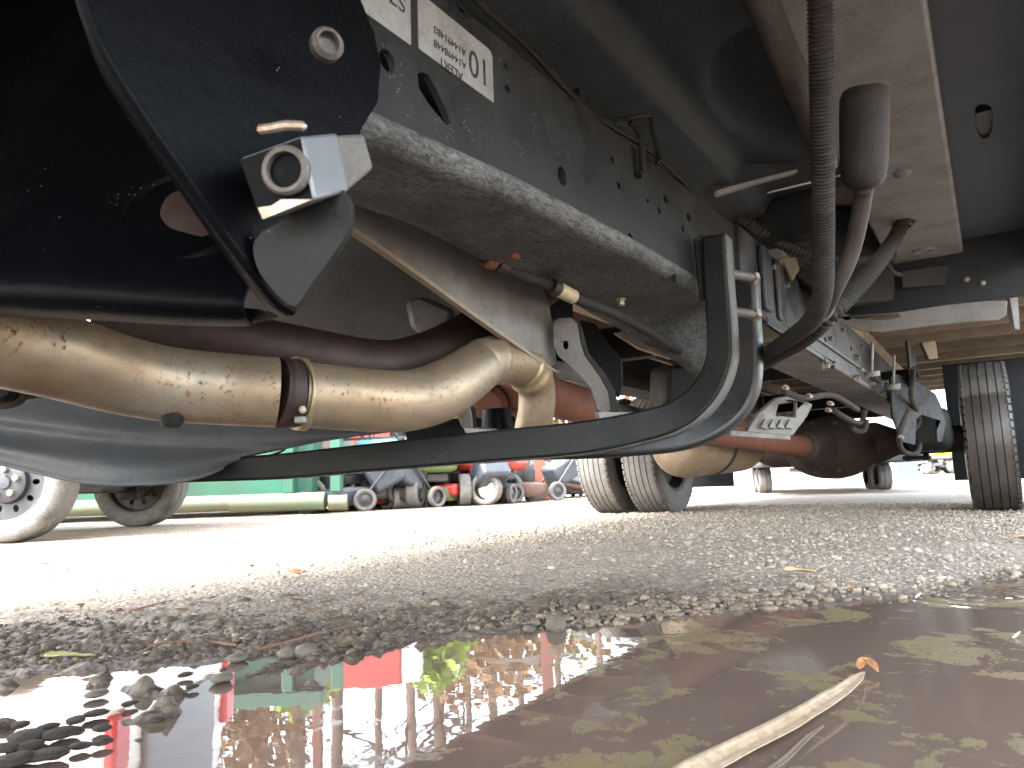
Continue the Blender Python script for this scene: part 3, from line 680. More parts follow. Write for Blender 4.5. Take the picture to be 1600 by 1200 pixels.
# ---- near bracket and its pin at upper left
XB = -0.452
edge = [(560, -140), (566, 0), (586, 50), (597, 100), (592, 160), (565, 205), (552, 260), (546, 320), (545, 350), (520, 395), (482, 450), (458, 484), (430, 468), (395, 425), (340, 350), (285, 270), (225, 185), (165, 90), (135, 20), (122, -40), (118, -140)]
pts2 = xz(edge, XB); pts2 = [(p[0], p[1]) for p in pts2]; pts2 = pts2+[(pts2[-1][0]-.05, .98), (pts2[0][0], .98)]
mb = MB(); h1 = xz([(500, 45), (512, 44), (522, 55), (527, 75), (526, 95), (515, 92), (502, 75)], XB)
mb.plate(pts2[::-1] if sum(pts2[i][0]*pts2[(i+1) % len(pts2)][1]-pts2[(i+1) % len(pts2)][0]*pts2[i][1] for i in range(len(pts2))) < 0 else pts2, [], (XB, 0, 0), (0, 1, 0), (0, 0, 1), .010)
brk = part('spring_hanger', mb, 'gloss', bevel=.003); brk['label'] = 'big black spring hanger bracket at upper left'
rim_ = spline([onX(u, v, XB-.004) for u, v in [(118, -140), (122, -40), (135, 20), (165, 90), (225, 185), (285, 270), (340, 350), (395, 425), (430, 468), (458, 486)]], 6)
mb = MB(); mb.tube(rim_, .0045, 10); mk('rolled_edge', mb, 'gloss', brk)
mb = MB(); P2 = [Vector(p)+Vector((-.032, .020, .004)) for p in rim_]
n = len(rim_); vs = [Vector(p) for p in rim_]+P2; mb.add(vs, [(i, i+1, n+i+1, n+i) for i in range(n-1)]); mk('return_flange', mb, 'gloss', brk, smooth=180, solid=.006)
# lower lobe seen below the nut
lobe = [p[:2] for p in spline([(430, 350, 0), (485, 312, 0), (530, 296, 0), (547, 312, 0), (548, 345, 0), (535, 378, 0), (505, 420, 0), (480, 455, 0), (462, 478, 0), (440, 468, 0), (405, 425, 0), (395, 385, 0), (408, 362, 0)], 4)]
mb = platec(lobe, .545, .012); mk('hanger_lobe', mb, 'black', brk, bevel=.004)
# bolt high on the bracket
c = W(512, 68, .575); mb = MB(); ax = (Vector((1, -.45, -.12))).normalized()
mb.lathe([(0, 0), (.0125, 0), (.013, .003), (.013, .009), (.010, .013), (.0085, .012), (.0085, .004), (0, .004)], c-ax*.008, ax, 20); mk('bolt', mb, 'iron', brk)
# big nut: a slab-sided nut on the pin, end face towards the front of the truck
A, B, C, D = W(372, 248, .515), W(472, 212, .51), W(492, 312, .51), W(406, 346, .515)
e = W(528, 207, .555)-B
mb = MB(); vs = [A, B, C, D, A+e, B+e, C+e, D+e]; mb.add(vs, [(0, 3, 2, 1), (4, 5, 6, 7), (0, 1, 5, 4), (1, 2, 6, 5), (2, 3, 7, 6), (3, 0, 4, 7)])
nut = part('pin_nut', mb, 'nut', bevel=.0025, recalc=True)
f_n = (B-A).cross(D-A).normalized(); f_n = f_n if f_n.dot(O-A) > 0 else -f_n
fc = W(449, 268, .5095)
mb = MB(); mb.lathe([(.0165, -.004), (.0172, .002), (.0155, .0045), (.0125, .004), (.012, -.003)], fc+f_n*.002, f_n, 28); mk('pin_collar', mb, 'iron', nut)
mb = MB(); mb.lathe([(.012, -.002), (0, -.001)], fc+f_n*.003, f_n, 28); mk('pin_end', mb, 'gloss', nut)
mb = MB(); mb.add([p+f_n*.0006 for p in (A*.97+C*.03, B*.97+D*.03, C*.97+A*.03, D*.97+B*.03)], [(0, 3, 2, 1)]); mk('nut_end_face', mb, 'gloss', nut, smooth=0)
# rust and bright metal worn patches on the end face: thin plates
mb = MB(); q = [W(412, 343, .5143), W(404, 325, .5143), W(425, 322, .5133), W(440, 312, .5125), W(470, 312, .511), W(489, 312, .5102)]; mb.add([p+f_n*.0012 for p in q], [(0, 1, 2, 3, 4, 5)]); mk('worn_patch', mb, 'bolt', nut, smooth=0)
mb = MB(); e2 = W(585, 205, .655)-B
vs = [B+e*1.02+(A-B)*.1, C+e*1.02+(D-C)*.1, W(585, 262, .585), W(570, 208, .585)]; b0 = [v+Vector((-.05, .01, 0)) for v in vs]; mb.add(vs+b0, [(0, 1, 2, 3), (0, 4, 5, 1), (1, 5, 6, 2), (2, 6, 7, 3), (3, 7, 4, 0), (7, 6, 5, 4)]); mk('pin_washer', mb, 'iron', nut, bevel=.003, recalc=True)
mb = MB(); mb.tube(WP([(402, 203, .51), (425, 200, .507), (450, 196, .507), (480, 198, .51)], 5), [.001]+[.0035]*14+[.001], 8); mk('pin_lip', mb, 'bolt', brk)

# ---- engine crossmember at far left, with rusty bush
patch([[(-220, -160, 1.0), (60, -120, .95), (290, -20, .84), (470, 150, .76)],
       [(-220, 120, .86), (60, 130, .82), (270, 220, .74), (440, 330, .70)],
       [(-220, 340, .70), (60, 350, .68), (250, 395, .665), (410, 430, .66)],
       [(-220, 440, .63), (60, 447, .62), (230, 468, .62), (380, 478, .63)],
       [(-220, 484, .645), (60, 489, .64), (240, 502, .645), (400, 508, .655)],
       [(-220, 488, .74), (60, 494, .74), (240, 506, .74), (400, 511, .75)],
       [(-220, 440, .86), (60, 445, .86), (240, 470, .86), (400, 478, .86)]], 'engine_cross_member', 'gloss', T, 2, .006, ext=2.0)
ax = (W(250, 395, .665)-W(270, 220, .74)).cross(W(410, 405, .675)-W(100, 300, .72)); ax = ax.normalized() if ax.dot(O-W(290, 330, .7)) > 0 else -ax.normalized()
c = W(286, 335, .685)
mb = MB(); mb.lathe([(.062, -.03), (.060, -.002), (.055, .002), (.050, -.001), (.049, -.02)], c, ax, 40); bush = part('rubber_bush', mb, 'gloss')
mb = MB(); mb.lathe([(.0495, -.010), (.035, -.002), (0, .001)], c, ax, 36); mk('rusty_core', mb, 'rustk', bush)
patch([[(270, 500, .72), (300, 470, .72), (430, 485, .66)], [(330, 510, .73), (400, 510, .70), (452, 492, .655)]], 'hanger_web', 'black', T, 1, .004)

# ---- exhaust
ex_pts = [(-140, 505, .74), (-60, 520, .775), (0, 533, .81), (90, 556, .87), (180, 583, .945), (260, 600, 1.0), (350, 608, 1.045), (432, 613, 1.075)]
mb = MB(); P = WP(ex_pts, 7); f0 = Vector(P[0]); P = [f0+Vector((-.16, -.75, .10)), f0+Vector((-.12, -.45, .05)), f0+Vector((-.05, -.18, .015))]+P; mb.tube(P, [.0515]*len(P), 40); exh = part('exhaust_pipe', mb, 'exhaust', smooth=60); exh['label'] = 'tan stainless exhaust pipe speckled with rust, front length'
for bu, bv in ((412, 612),):
    pass
P = WP([(430, 612, 1.073), (446, 614, 1.083), (462, 615, 1.092)], 6); mb = MB(); mb.tube(P, [.0505, .051, .0525, .0535, .054, .0535, .053, .0525, .052, .0515, .0515, .051, .0505], 40); mk('flare_joint', mb, 'hot', exh, smooth=60)
P = WP([(461, 615, 1.092), (465, 615, 1.095), (472, 616, 1.099), (476, 616, 1.101)], 2); mb = MB(); mb.tube(P, [.0545, .0555, .0548, .0548, .0548, .0555, .0545], 40); clamp = part('pipe_clamp', mb, 'brass', smooth=40)
mb = MB(); mb.box(W(470, 656, 1.048), (.016, .014, .010), Matrix.Rotation(YAW, 3, 'Z')); mk('clamp_buckle', mb, 'galv', clamp, bevel=.002)
hexbolt(clamp, W(473, 640, 1.046), O-W(473, 640, 1.046), .004, .007)
P = WP([(468, 616, 1.097), (560, 624, 1.145), (625, 627, 1.185), (675, 617, 1.225), (712, 598, 1.262), (742, 577, 1.30), (756, 567, 1.32)], 7); mb = MB(); mb.tube(P, list(np.interp(np.linspace(0, 1, len(P)), [0, .6, 1], [.0495, .0505, .043])), 40); part('exhaust_pipe', mb, 'exhaust', smooth=60)['label'] = 'tan exhaust length between the clamp and the elbow'
P = WP([(750, 570, 1.31), (757, 566, 1.32), (768, 563, 1.335), (776, 563, 1.345)], 3); mb = MB(); mb.tube(P, [.042, .0435, .0445, .0445, .044, .0435, .0445, .0445, .0435, .042], 36); part('exhaust_joint', mb, 'exhaust', smooth=60)
P = WP([(764, 566, 1.335), (795, 566, 1.39), (822, 576, 1.44), (838, 604, 1.475), (838, 640, 1.49), (832, 670, 1.50), (827, 700, 1.52)], 7)
mb = MB(); mb.tube(P, list(np.interp(np.linspace(0, 1, len(P)), [0, .3, .5, 1], [.042, .042, .038, .036])), 36); dn = part('exhaust_downpipe', mb, 'exhaust', smooth=60)
P = WP([(818, 573, 1.432), (826, 580, 1.445), (833, 592, 1.46)], 3); mb = MB(); mb.tube(P, [.042, .0445, .043, .041, .043, .0445, .042], 36); mk('slip_joint', mb, 'brass', dn, smooth=60)
# drain stub under the front length
mb = MB(); p = W(268, 655, .985); mb.lathe([(0, -.012), (.010, -.011), (.015, -.005), (.017, .02)], p, (0, 0, 1), 18); mk('drain_boss', mb, 'black', exh)
P = WP([(150, 497, 1.12), (300, 520, 1.17), (470, 553, 1.24), (590, 572, 1.31), (660, 560, 1.37), (730, 527, 1.43), (800, 480, 1.5), (880, 420, 1.6)], 6)
mb = MB(); mb.tube(P, .047, 28); part('heat_darkened_pipe', mb, 'hot', smooth=60)

# ---- heat shield, gusset, clipped tube
patch([[(300, 230, 1.30), (480, 270, 1.34), (640, 340, 1.44), (830, 420, 1.62)],
       [(310, 380, 1.34), (470, 410, 1.38), (610, 455, 1.50), (790, 490, 1.66)],
       [(320, 480, 1.40), (455, 505, 1.44), (590, 540, 1.54), (760, 545, 1.70)],
       [(330, 560, 1.46), (450, 575, 1.50), (580, 600, 1.62), (740, 600, 1.78)]], 'heat_shield', 'shield', T, 3, .003)
mb = platec([(632, 470), (660, 462), (712, 485), (700, 515), (672, 530), (640, 512)], 1.46, .05); part('shield_boss', mb, 'galv', bevel=.01)
XG = -.715
gp = [(520, 330), (546, 353), (640, 418), (740, 490), (800, 532), (862, 574), (870, 566), (868, 540), (858, 470), (850, 452), (800, 420), (640, 330), (560, 290)]
q = xz(gp, XG); mb = MB(); ar = sum(q[i][0]*q[(i+1) % len(q)][1]-q[(i+1) % len(q)][0]*q[i][1] for i in range(len(q)))
mb.plate(q if ar > 0 else q[::-1], [], (XG, 0, 0), (0, 1, 0), (0, 0, 1), .008); gus = part('gusset_plate', mb, 'gusset', bevel=.0015)
lo = [onX(u, v, XG+.002) for u, v in ((532, 345), (546, 356), (640, 421), (740, 493), (800, 535), (860, 577), (872, 580))]
mb = MB(); mb.sweep(spline(lo, 5), [(-.007, -.004), (.005, -.004), (.005, .003), (-.007, .003)], (0, .45, .89)); mk('rusty_rim', mb, 'rustedge', gus, bevel=.002, recalc=True)
mb = platec([(858, 560), (920, 575), (925, 600), (870, 590)], 1.62, .03); mk('gusset_foot', mb, 'iron', gus, bevel=.003)
mb = MB(); mb.tube(WP([(590, 300, .99), (680, 350, 1.08), (756, 400, 1.16), (776, 414, 1.19), (850, 442, 1.28), (905, 468, 1.36), (980, 500, 1.5), (1060, 548, 1.7)], 5), .0105, 14); tub = part('sensor_tube', mb, 'loom')
for u0, v0, u1, v1, d0, d1, r_, m_ in ((757, 403, 772, 409, 1.165, 1.18, .0145, 'rust'), (776, 412, 790, 420, 1.185, 1.20, .0135, 'hot'), (872, 452, 896, 464, 1.30, 1.335, .0135, 'tan'), (862, 447, 872, 452, 1.29, 1.30, .0145, 'hot')):
    mb = MB(); mb.tube([W(u0, v0, d0-.004), W(u1, v1, d1-.004)], r_, 16); mk('tube_clip', mb, m_, tub, bevel=.0015)
# dark plate behind the tube end
mb = platec([(820, 440), (895, 468), (896, 500), (850, 500), (822, 480)], 1.60, .01); part('rear_bracket', mb, 'panel', bevel=.002)

# ---- the curved guard hoops
hp = [(1113, 366, 1.41, .044), (1117, 440, 1.41, .046), (1122, 520, 1.41, .048), (1120, 565, 1.41, .050), (1098, 612, 1.41, .054), (1055, 648, 1.41, .058), (990, 668, 1.41, .061), (900, 684, 1.41, .063), (750, 698, 1.405, .059), (600, 712, 1.40, .054), (450, 727, 1.395, .049), (375, 732, 1.39, .046), (250, 738, 1.38, .040)]
C4 = spline([(*W(u, v, d), wd) for u, v, d, wd in hp], 6); pts = [c[:3] for c in C4]
def hoop_prof(C, dy, rr=.006):
    def f(i):
        h = C[i][3]/2; return [(-h, 0), (-h, dy), (h, dy), (h, 0)]
    return f
mb = MB(); mb.sweep(pts, hoop_prof(C4, .055), (0, 1, 0)); hoop = part('guard_hoop', mb, 'black', bevel=.005, recalc=True, smooth=40); hoop['label'] = 'front curved black guard bar bent down from the rail'
def hoop_rim(C, i0, i1, dy, parent, mat, name='lit_bar_edge'):
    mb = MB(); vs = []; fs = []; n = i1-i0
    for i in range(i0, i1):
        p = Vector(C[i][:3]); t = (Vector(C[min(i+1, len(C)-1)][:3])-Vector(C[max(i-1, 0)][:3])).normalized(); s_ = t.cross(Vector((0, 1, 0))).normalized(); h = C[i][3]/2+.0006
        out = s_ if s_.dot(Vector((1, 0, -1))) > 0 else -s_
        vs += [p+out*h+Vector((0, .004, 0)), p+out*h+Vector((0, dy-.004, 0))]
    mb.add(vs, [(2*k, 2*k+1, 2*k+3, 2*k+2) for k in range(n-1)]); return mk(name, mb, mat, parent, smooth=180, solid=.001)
hoop_rim(C4, 0, 50, .055, hoop, 'edge')  # added thin strip, pale to paint the light along the bar's outer rim
hp = [(1156, 425, 1.66, .070), (1158, 500, 1.66, .072), (1160, 560, 1.66, .074), (1153, 610, 1.66, .076), (1122, 648, 1.65, .078), (1065, 675, 1.64, .078), (980, 688, 1.62, .070), (880, 698, 1.60, .055), (760, 704, 1.58, .04)]
C5 = spline([(*W(u, v, d), wd) for u, v, d, wd in hp], 6)
mb = MB(); mb.sweep([c[:3] for c in C5], hoop_prof(C5, .05), (0, 1, 0)); hoop2 = part('guard_hoop', mb, 'satin', bevel=.012, recalc=True, smooth=40); hoop2['label'] = 'rear curved black guard bar behind the first'
hoop2.modifiers['bev'].segments = 4
for u, v in ((1140, 428), (1142, 487)):
    p = W(u, v, 1.47); mb = MB(); mb.tube([p, p+Vector((.028, .06, 0))], .0105, 14); s_ = mk('spacer_bolt', mb, 'iron', hoop, bevel=.001); 
    mb = MB(); mb.tube([p+Vector((.028, .06, 0)), p+Vector((.033, .07, 0))], .0135, 6); mk('bolt_head', mb, 'bolt', hoop)
mb = platec([(1085, 372), (1097, 365), (1103, 372), (1103, 470), (1095, 470)], 1.44, .01); mk('hoop_tab', mb, 'black', hoop, bevel=.001)

mb = platec([(1038, 572), (1100, 566), (1104, 600), (1100, 655), (1036, 662)], 2.3, .25); part('air_tank', mb, 'black', bevel=.02)
mb = platec([(906, 500), (930, 505), (955, 540), (972, 560), (974, 600), (968, 622), (950, 600), (915, 560)], 1.95, .05); part('support_bracket', mb, 'black', bevel=.004)
mb = platec([(960, 520), (985, 515), (1040, 540), (1060, 552), (1052, 562), (1000, 545)], 2.6, .05); part('support_arm', mb, 'beam', bevel=.004)
# ---- S-shaped hangers standing on the hoop
def s_hanger(poly, d, th, foot, side, hole, lab):
    mb = platec(poly, d, th, [hole] if hole else []); o = part('pipe_hanger', mb, 'iron', bevel=.0045); o['label'] = lab
    mb = platec(side, d+.002, .045); mk('hanger_flange', mb, 'black', o, bevel=.002)
    mb = platec(foot, d-.004, .05); mk('hanger_foot', mb, 'galv', o, bevel=.002); return o
s_hanger([(864, 505), (872, 497), (893, 496), (902, 505), (907, 535), (914, 556), (935, 585), (950, 612), (954, 640), (946, 648), (934, 640), (922, 605), (895, 577), (872, 556), (865, 540)], 1.43, .006,
         [(933, 643), (1000, 645), (1003, 654), (945, 659), (936, 655)], [(902, 505), (910, 512), (920, 552), (945, 582), (962, 612), (967, 643), (954, 645), (950, 612), (935, 585), (914, 556), (907, 535)],
         circ(884, 539, 4, 7, 12), 'grey S-shaped pipe hanger beside the gusset')
s_hanger([(716, 632), (724, 622), (734, 630), (738, 650), (740, 668), (730, 676), (720, 665), (713, 645)], 1.42, .006, [(724, 668), (776, 672), (777, 680), (730, 682)], [(734, 630), (741, 640), (744, 668), (740, 670), (738, 650)], None, 'smaller grey pipe hanger beneath the exhaust')

# ---- grey under-tray at left
patch([[(-160, 560, 1.42), (0, 590, 1.42), (160, 610, 1.42), (320, 630, 1.44), (480, 655, 1.48), (630, 672, 1.55)],
       [(-160, 610, 1.36), (0, 630, 1.36), (140, 650, 1.36), (300, 668, 1.39), (460, 676, 1.45), (620, 676, 1.53)],
       [(-160, 640, 1.30), (0, 652, 1.31), (135, 672, 1.32), (290, 686, 1.36), (440, 690, 1.43), (560, 682, 1.50)],
       [(-160, 650, 1.34), (0, 666, 1.345), (130, 688, 1.345), (285, 700, 1.375), (420, 700, 1.43), (500, 690, 1.48)],
       [(-160, 668, 1.30), (0, 686, 1.30), (120, 708, 1.30), (270, 717, 1.31), (370, 711, 1.39), (440, 704, 1.45)],
       [(-160, 676, 1.25), (0, 696, 1.25), (105, 722, 1.245), (245, 732, 1.27), (330, 722, 1.35), (390, 712, 1.42)],
       [(-160, 690, 1.27), (0, 714, 1.27), (85, 742, 1.265), (200, 752, 1.26), (290, 748, 1.29), (350, 728, 1.35)],
       [(-160, 698, 1.25), (0, 726, 1.25), (110, 757, 1.24), (200, 762, 1.245), (300, 756, 1.28), (352, 732, 1.345)],
       [(-160, 696, 1.29), (0, 724, 1.29), (110, 755, 1.28), (200, 760, 1.285), (300, 754, 1.32), (352, 731, 1.37)]], 'under_tray', 'pan', T, 3, .003, ext=2.5)
mb = MB(); mb.lathe([(.0, .01), (.016, .009), (.024, 0), (.026, -.03), (.026, -.5)], W(2, 602, .98), (.6, -.7, -.2), 20); part('rubber_plug', mb, 'black')
mb = MB(); mb.lathe([(.022, .0), (.025, .004), (.030, .0), (.030, -.01)], W(5, 605, .985), (.6, -.7, -.2), 20); part('plug_collar', mb, 'rustd')
mb = MB(); mb.tube(WP([(365, 712, 1.6), (410, 714, 1.6), (440, 705, 1.6), (452, 692, 1.6)], 5), .003, 6); part('loose_wire', mb, 'ink')
# rods seen in the slit above the hoop
mb = MB(); mb.tube(WP([(640, 690, 1.75), (720, 672, 1.75), (800, 668, 1.8)], 4), .03, 14); part('cross_rod', mb, 'black')
# gearbox hump and drum parts between hangers
mb = MB(); mb.lathe([(0, 0), (.05, .0), (.062, .02), (.062, .16), (.04, .2)], W(752, 640, 1.75), fw*1.0+rt*.2, 26); part('shaft_flange', mb, 'rust')
mb = MB(); mb.lathe([(.0, 0), (.03, 0), (.036, .04), (.04, .075), (0, .08)], W(775, 638, 1.62), (0, .1, -1), 20); part('damper', mb, 'gloss')
mb = MB(); mb.bb((-1.35, -1.2, .84), (-.70, 1.35, .99)); part('gearbox_case', mb, 'gloss', bevel=.08)

# ---- driveline to the back axle
P = [W(840, 614, 1.85), W(930, 640, 2.15)]; mb = MB(); mb.tube([P[0]-(P[1]-P[0])*.3, P[1]], .052, 28); sh1 = part('drive_shaft', mb, 'rust'); mb = MB(); mb.tube([P[1]-(P[1]-P[0])*.08, P[1]+(P[1]-P[0])*.02], .056, 28); mk('weld_ring', mb, 'rustd', sh1)
mb = MB(); mb.tube([W(915, 648, 2.3), W(1000, 668, 2.6)], .06, 24); part('shaft_bearing', mb, 'galv')
pin = Vector((-.86, 4.30, .385))
mb = MB(); mb.tube([W(960, 655, 2.5), pin], .055, 28); part('drive_shaft', mb, 'rust')['label'] = 'rust-red rear drive shaft running to the differential'
axm = MB(); axm.tube([(-1.75, AXY, .40), (-1.25, AXY, .40), (-1.15, AXY, .40), (-.55, AXY, .40), (-.45, AXY, .40), (-.1, AXY, .40)], [.075, .075, .12, .12, .075, .075], 24); axl = part('back_axle', axm, 'rustd')
b = bmesh.new(); bmesh.ops.create_uvsphere(b, u_segments=32, v_segments=18, radius=1)
mb = MB(); mb.add([Vector((v.co.x*.27-.80, v.co.y*.22+AXY-.04, v.co.z*.185+.385)) for v in b.verts], [[v.index for v in f.verts] for f in b.faces]); b.free(); mk('differential', mb, 'rustd', axl, smooth=180)
mb = MB(); mb.lathe([(.14, .22), (.12, .1), (.085, 0), (.08, -.06), (.05, -.08), (0, -.08)], pin, (0, 1, 0), 24); mk('pinion_housing', mb, 'rustd', axl)
for i in range(10):
    a = 2*math.pi*i/10; hexbolt(axl, (-.80+.2*math.cos(a), AXY-.215, .385+.14*math.sin(a)), (0, -1, 0), .011, .014, 'rustd')
# canister
mb = MB(); c0 = W(1062, 693, 3.35); c1 = W(1150, 690, 3.95); ax = (c1-c0).normalized()
L = (c1-c0).length; mb.lathe([(0, -.06), (.08, -.055), (.13, -.03), (.155, .02), (.16, .06), (.16, L)], c0, ax, 36); mb.lathe([(.16, L), (.1, L+.05), (0, L+.06)], c0, ax, 36); can = part('exhaust_canister', mb, 'exhaust', smooth=60); can['label'] = 'tan rounded exhaust canister in front of the left rear wheels'
mb = MB(); mb.lathe([(.161, .28), (.166, .285), (.166, .31), (.161, .315)], c0, ax, 36); mk('canister_band', mb, 'ink', can)
# grey cast bracket frame near the rear rail
mb = platec([(1212, 622), (1240, 617), (1270, 632), (1262, 650), (1238, 682), (1165, 676), (1185, 645)], 2.75, .03, [[(1217, 632), (1244, 628), (1243, 652), (1212, 650)]]); cb = part('battery_tray', mb, 'galv', bevel=.005)
for i in range(4):
    mb = platec([(1188+i*13, 668), (1195+i*13, 655), (1201+i*13, 671)], 2.735, .012); mk('tray_rib', mb, 'galv', cb, bevel=.002)
mb = platec([(1140, 672), (1235, 680), (1236, 688), (1142, 682)], 2.72, .08); mk('tray_lip', mb, 'galv', cb, bevel=.004)
# clutter hung along the inner face of the rear rail
for pl in ([(1225, 612, 2.6), (1255, 622, 2.65), (1300, 618, 2.8), (1340, 640, 3.0)], [(1300, 640, 3.0), (1325, 655, 3.1), (1345, 660, 3.2), (1352, 640, 3.2)], [(1420, 640, 3.4), (1405, 680, 3.4), (1412, 705, 3.5), (1435, 705, 3.6), (1438, 660, 3.7)], [(1428, 575, 3.3), (1424, 620, 3.4), (1436, 660, 3.5), (1402, 690, 3.5)], [(1330, 660, 3.2), (1335, 672, 3.2), (1350, 672, 3.2), (1354, 655, 3.2)]):
    mb = MB(); mb.tube(WP(pl, 6), .012, 8); part('air_hose', mb, 'hose')
for u, v, d in ((1262, 618, 2.6), (1295, 630, 2.7), (1292, 640, 2.7), (1225, 605, 2.4), (1405, 682, 3.4)):
    mb = MB(); mb.lathe([(0, 0), (.010, 0), (.010, .014), (.006, .016), (.006, .035), (0, .035)], W(u, v, d), (.5, -.8, -.2), 6); part('hose_fitting', mb, 'bolt', smooth=20)

# ---- leaf spring, hangers and dual wheels
for sx in (1, -1):
    x0 = CX+sx*.585
    if sx > 0: pass
    sp = MB()
    for k in range(6):
        L = .72-.09*k; n = 12; pp = [(x0, AXY+t*L, .62+.10*(t*t)-.018*k) for t in np.linspace(-1, 1, n)]
        sp.sweep(pp, [(-.035, -.007), (.035, -.007), (.035, .007), (-.035, .007)], (0, 0, 1))
    ls = part('leaf_spring', sp, 'rustd', recalc=True)
    mb = MB()
    for dy in (-.07, .07):
        for dx in (-.045, .045): mb.tube([(x0+dx, AXY+dy, .29), (x0+dx, AXY+dy, .66)], .009, 8)
    mb.box((x0, AXY, .305), (.13, .2, .02)); mk('u_bolts', mb, 'black', ls)
    y0 = AXY-.74
    mb = MB(); mb.plate([(y0-.14, .84), (y0-.14, .66), (y0-.06, .60), (y0+.02, .60), (y0+.10, .66), (y0+.22, .72), (y0+.22, .84)], [circ(y0, .70, .02, .02)], (x0+.05*sx+.03, 0, 0), (0, 1, 0), (0, 0, 1), .012); mk('hanger_plate', mb, 'black', ls, bevel=.003)
    mb = MB(); mb.tube([(x0-.06, y0, .70), (x0+.1, y0, .70)], .022, 14); mk('spring_eye', mb, 'black', ls)
mb = platec([(1392, 590), (1402, 585), (1430, 595), (1462, 615), (1470, 632), (1478, 660), (1472, 690), (1465, 690), (1462, 655), (1440, 648), (1432, 655), (1430, 695), (1410, 690), (1395, 650)], 3.45, .02); part('suspension_hanger', mb, 'railrear', bevel=.004)
mb = MB(); mb.bb((-.36, 4.15, .33), (-.16, 4.5, .55)); part('brake_chamber', mb, 'black', bevel=.05)
mb = MB(); mb.tube([(-.55, 4.4, .80), (-.30, 4.62, .46)], .035, 16); part('shock_absorber', mb, 'black')

TR, TW = .402, .228
def wheel(name, cx, cy, face, lab=None, rad=TR, wid=TW, parent=T, cz=None, rimmat='rimd', org=True, rub='rubber'):
    cz = rad if cz is None else cz; hw = wid/2; mb = MB()
    g = [(-.5, .035), (-.47, .012)]; pr = []
    ribs = [-.48, -.30, -.27, -.11, -.08, .08, .11, .27, .30, .48]     # rib edges across the tread
    r0 = rad
    pr += [(rad*.60, -hw*.80), (rad*.64, -hw*.92), (rad*.78, -hw*1.0), (rad*.90, -hw*.96), (rad*.955, -hw*.88), (rad*.985, -hw*.82)]
    for i in range(0, 10, 2):
        a, b_ = ribs[i]*wid*.86, ribs[i+1]*wid*.86; cr = lambda x: r0-.010*(x/hw)**2
        if i: pr += [(cr(a)-.012, a-.001)]
        pr += [(cr(a), a), (cr(b_), b_)]
        if i < 8: pr += [(cr(b_)-.012, b_+.001)]
    pr += [(rad*.985, hw*.82), (rad*.955, hw*.88), (rad*.90, hw*.96), (rad*.78, hw*1.0), (rad*.64, hw*.92), (rad*.60, hw*.80)]
    mb.lathe(pr, (0, 0, 0), (1, 0, 0), 72); q = bpy.data.objects.new('wheel', None); COL.objects.link(q); q.parent = parent; q.empty_display_size = .1
    pw_ = WORLD.get(parent.name, Vector((0, 0, 0))); q.location = Vector((cx, cy, cz))-pw_
    # shoulder blocks
    for s_ in (-1, 1):
        for k in range(60):
            a = 2*math.pi*k/60; rot = Matrix.Rotation(a, 3, 'X'); mb.box(rot @ Vector((s_*hw*.855, 0, rad*.975)), (hw*.14, .028, .012), rot @ Matrix.Rotation(s_*R(28), 3, 'Y'))
    mk('tyre', mb, rub, q, smooth=30)
    mb = MB(); f_ = face
    mb.lathe([(rad*.61, f_*hw*.84), (rad*.585, f_*hw*.86), (rad*.56, f_*hw*.70), (rad*.53, f_*hw*.2), (rad*.40, f_*hw*.05), (rad*.30, f_*hw*.25), (rad*.18, f_*hw*.30), (rad*.16, f_*hw*.5), (0, f_*hw*.5)], (0, 0, 0), (1, 0, 0), 40)
    mb.lathe([(rad*.61, -f_*hw*.84), (rad*.58, -f_*hw*.85), (rad*.53, f_*hw*.2)], (0, 0, 0), (1, 0, 0), 40)
    mk('rim', mb, rimmat, q, smooth=40)
    if lab: q['label'] = lab
    return q
wheel('w', -.008, AXY, 1, 'inner tyre of the near rear pair, dark and wet below a tide mark', rub='rubberwet')
wheel('w', .325, AXY, 1); wheel('w', -1.89, AXY, 1, 'inner tyre of the far rear pair'); wheel('w', -2.215, AXY, 1, 'outer tyre of the far rear pair')
mb = MB(); mb.bb((-2.33, 5.45, .16), (-1.62, 5.462, .9)); part('mud_flap', mb, 'panel', bevel=.003)
mb = MB(); mb.bb((-.22, 5.45, .16), (.40, 5.462, .9)); part('mud_flap', mb, 'panel', bevel=.003)

# ---- floor of the box, cab and hanging panels
mb = MB(); mb.bb((-2.30, 1.95, 1.06), (.42, 7.5, 1.10)); part('box_floor', mb, 'wood')
y = 2.95; first = None
while y < 7.5:
    mb = MB(); mb.bb((-2.28, y, .928), (.40, y+.008, 1.058)); mb.bb((-2.28, y+.008, .928), (.40, y+.05, .936)); part('floor_beam', mb, 'beam'); y += .41
for x0 in (-2.29, .36):
    mb = MB(); mb.bb((x0, 1.96, .93), (x0+.05, 7.48, 1.058)); part('side_sill', mb, 'beam', bevel=.004)
mb = platec([(1440, 535), (1462, 532), (1466, 560), (1452, 562)], 3.6, .03); part('floor_brace', mb, 'beam', bevel=.003)
mb = MB()
for a, b in (((-2.32, 1.95, 1.06), (-2.30, 7.5, 3.5)), ((.42, 1.95, 1.06), (.44, 7.5, 3.5)), ((-2.30, 1.94, 1.10), (.42, 1.96, 3.5)), ((-2.30, 7.48, 1.10), (.42, 7.5, 3.5)), ((-2.32, 1.94, 3.5), (.44, 7.5, 3.53))): mb.bb(a, b)
part('box_body', mb, 'white', bevel=.01)
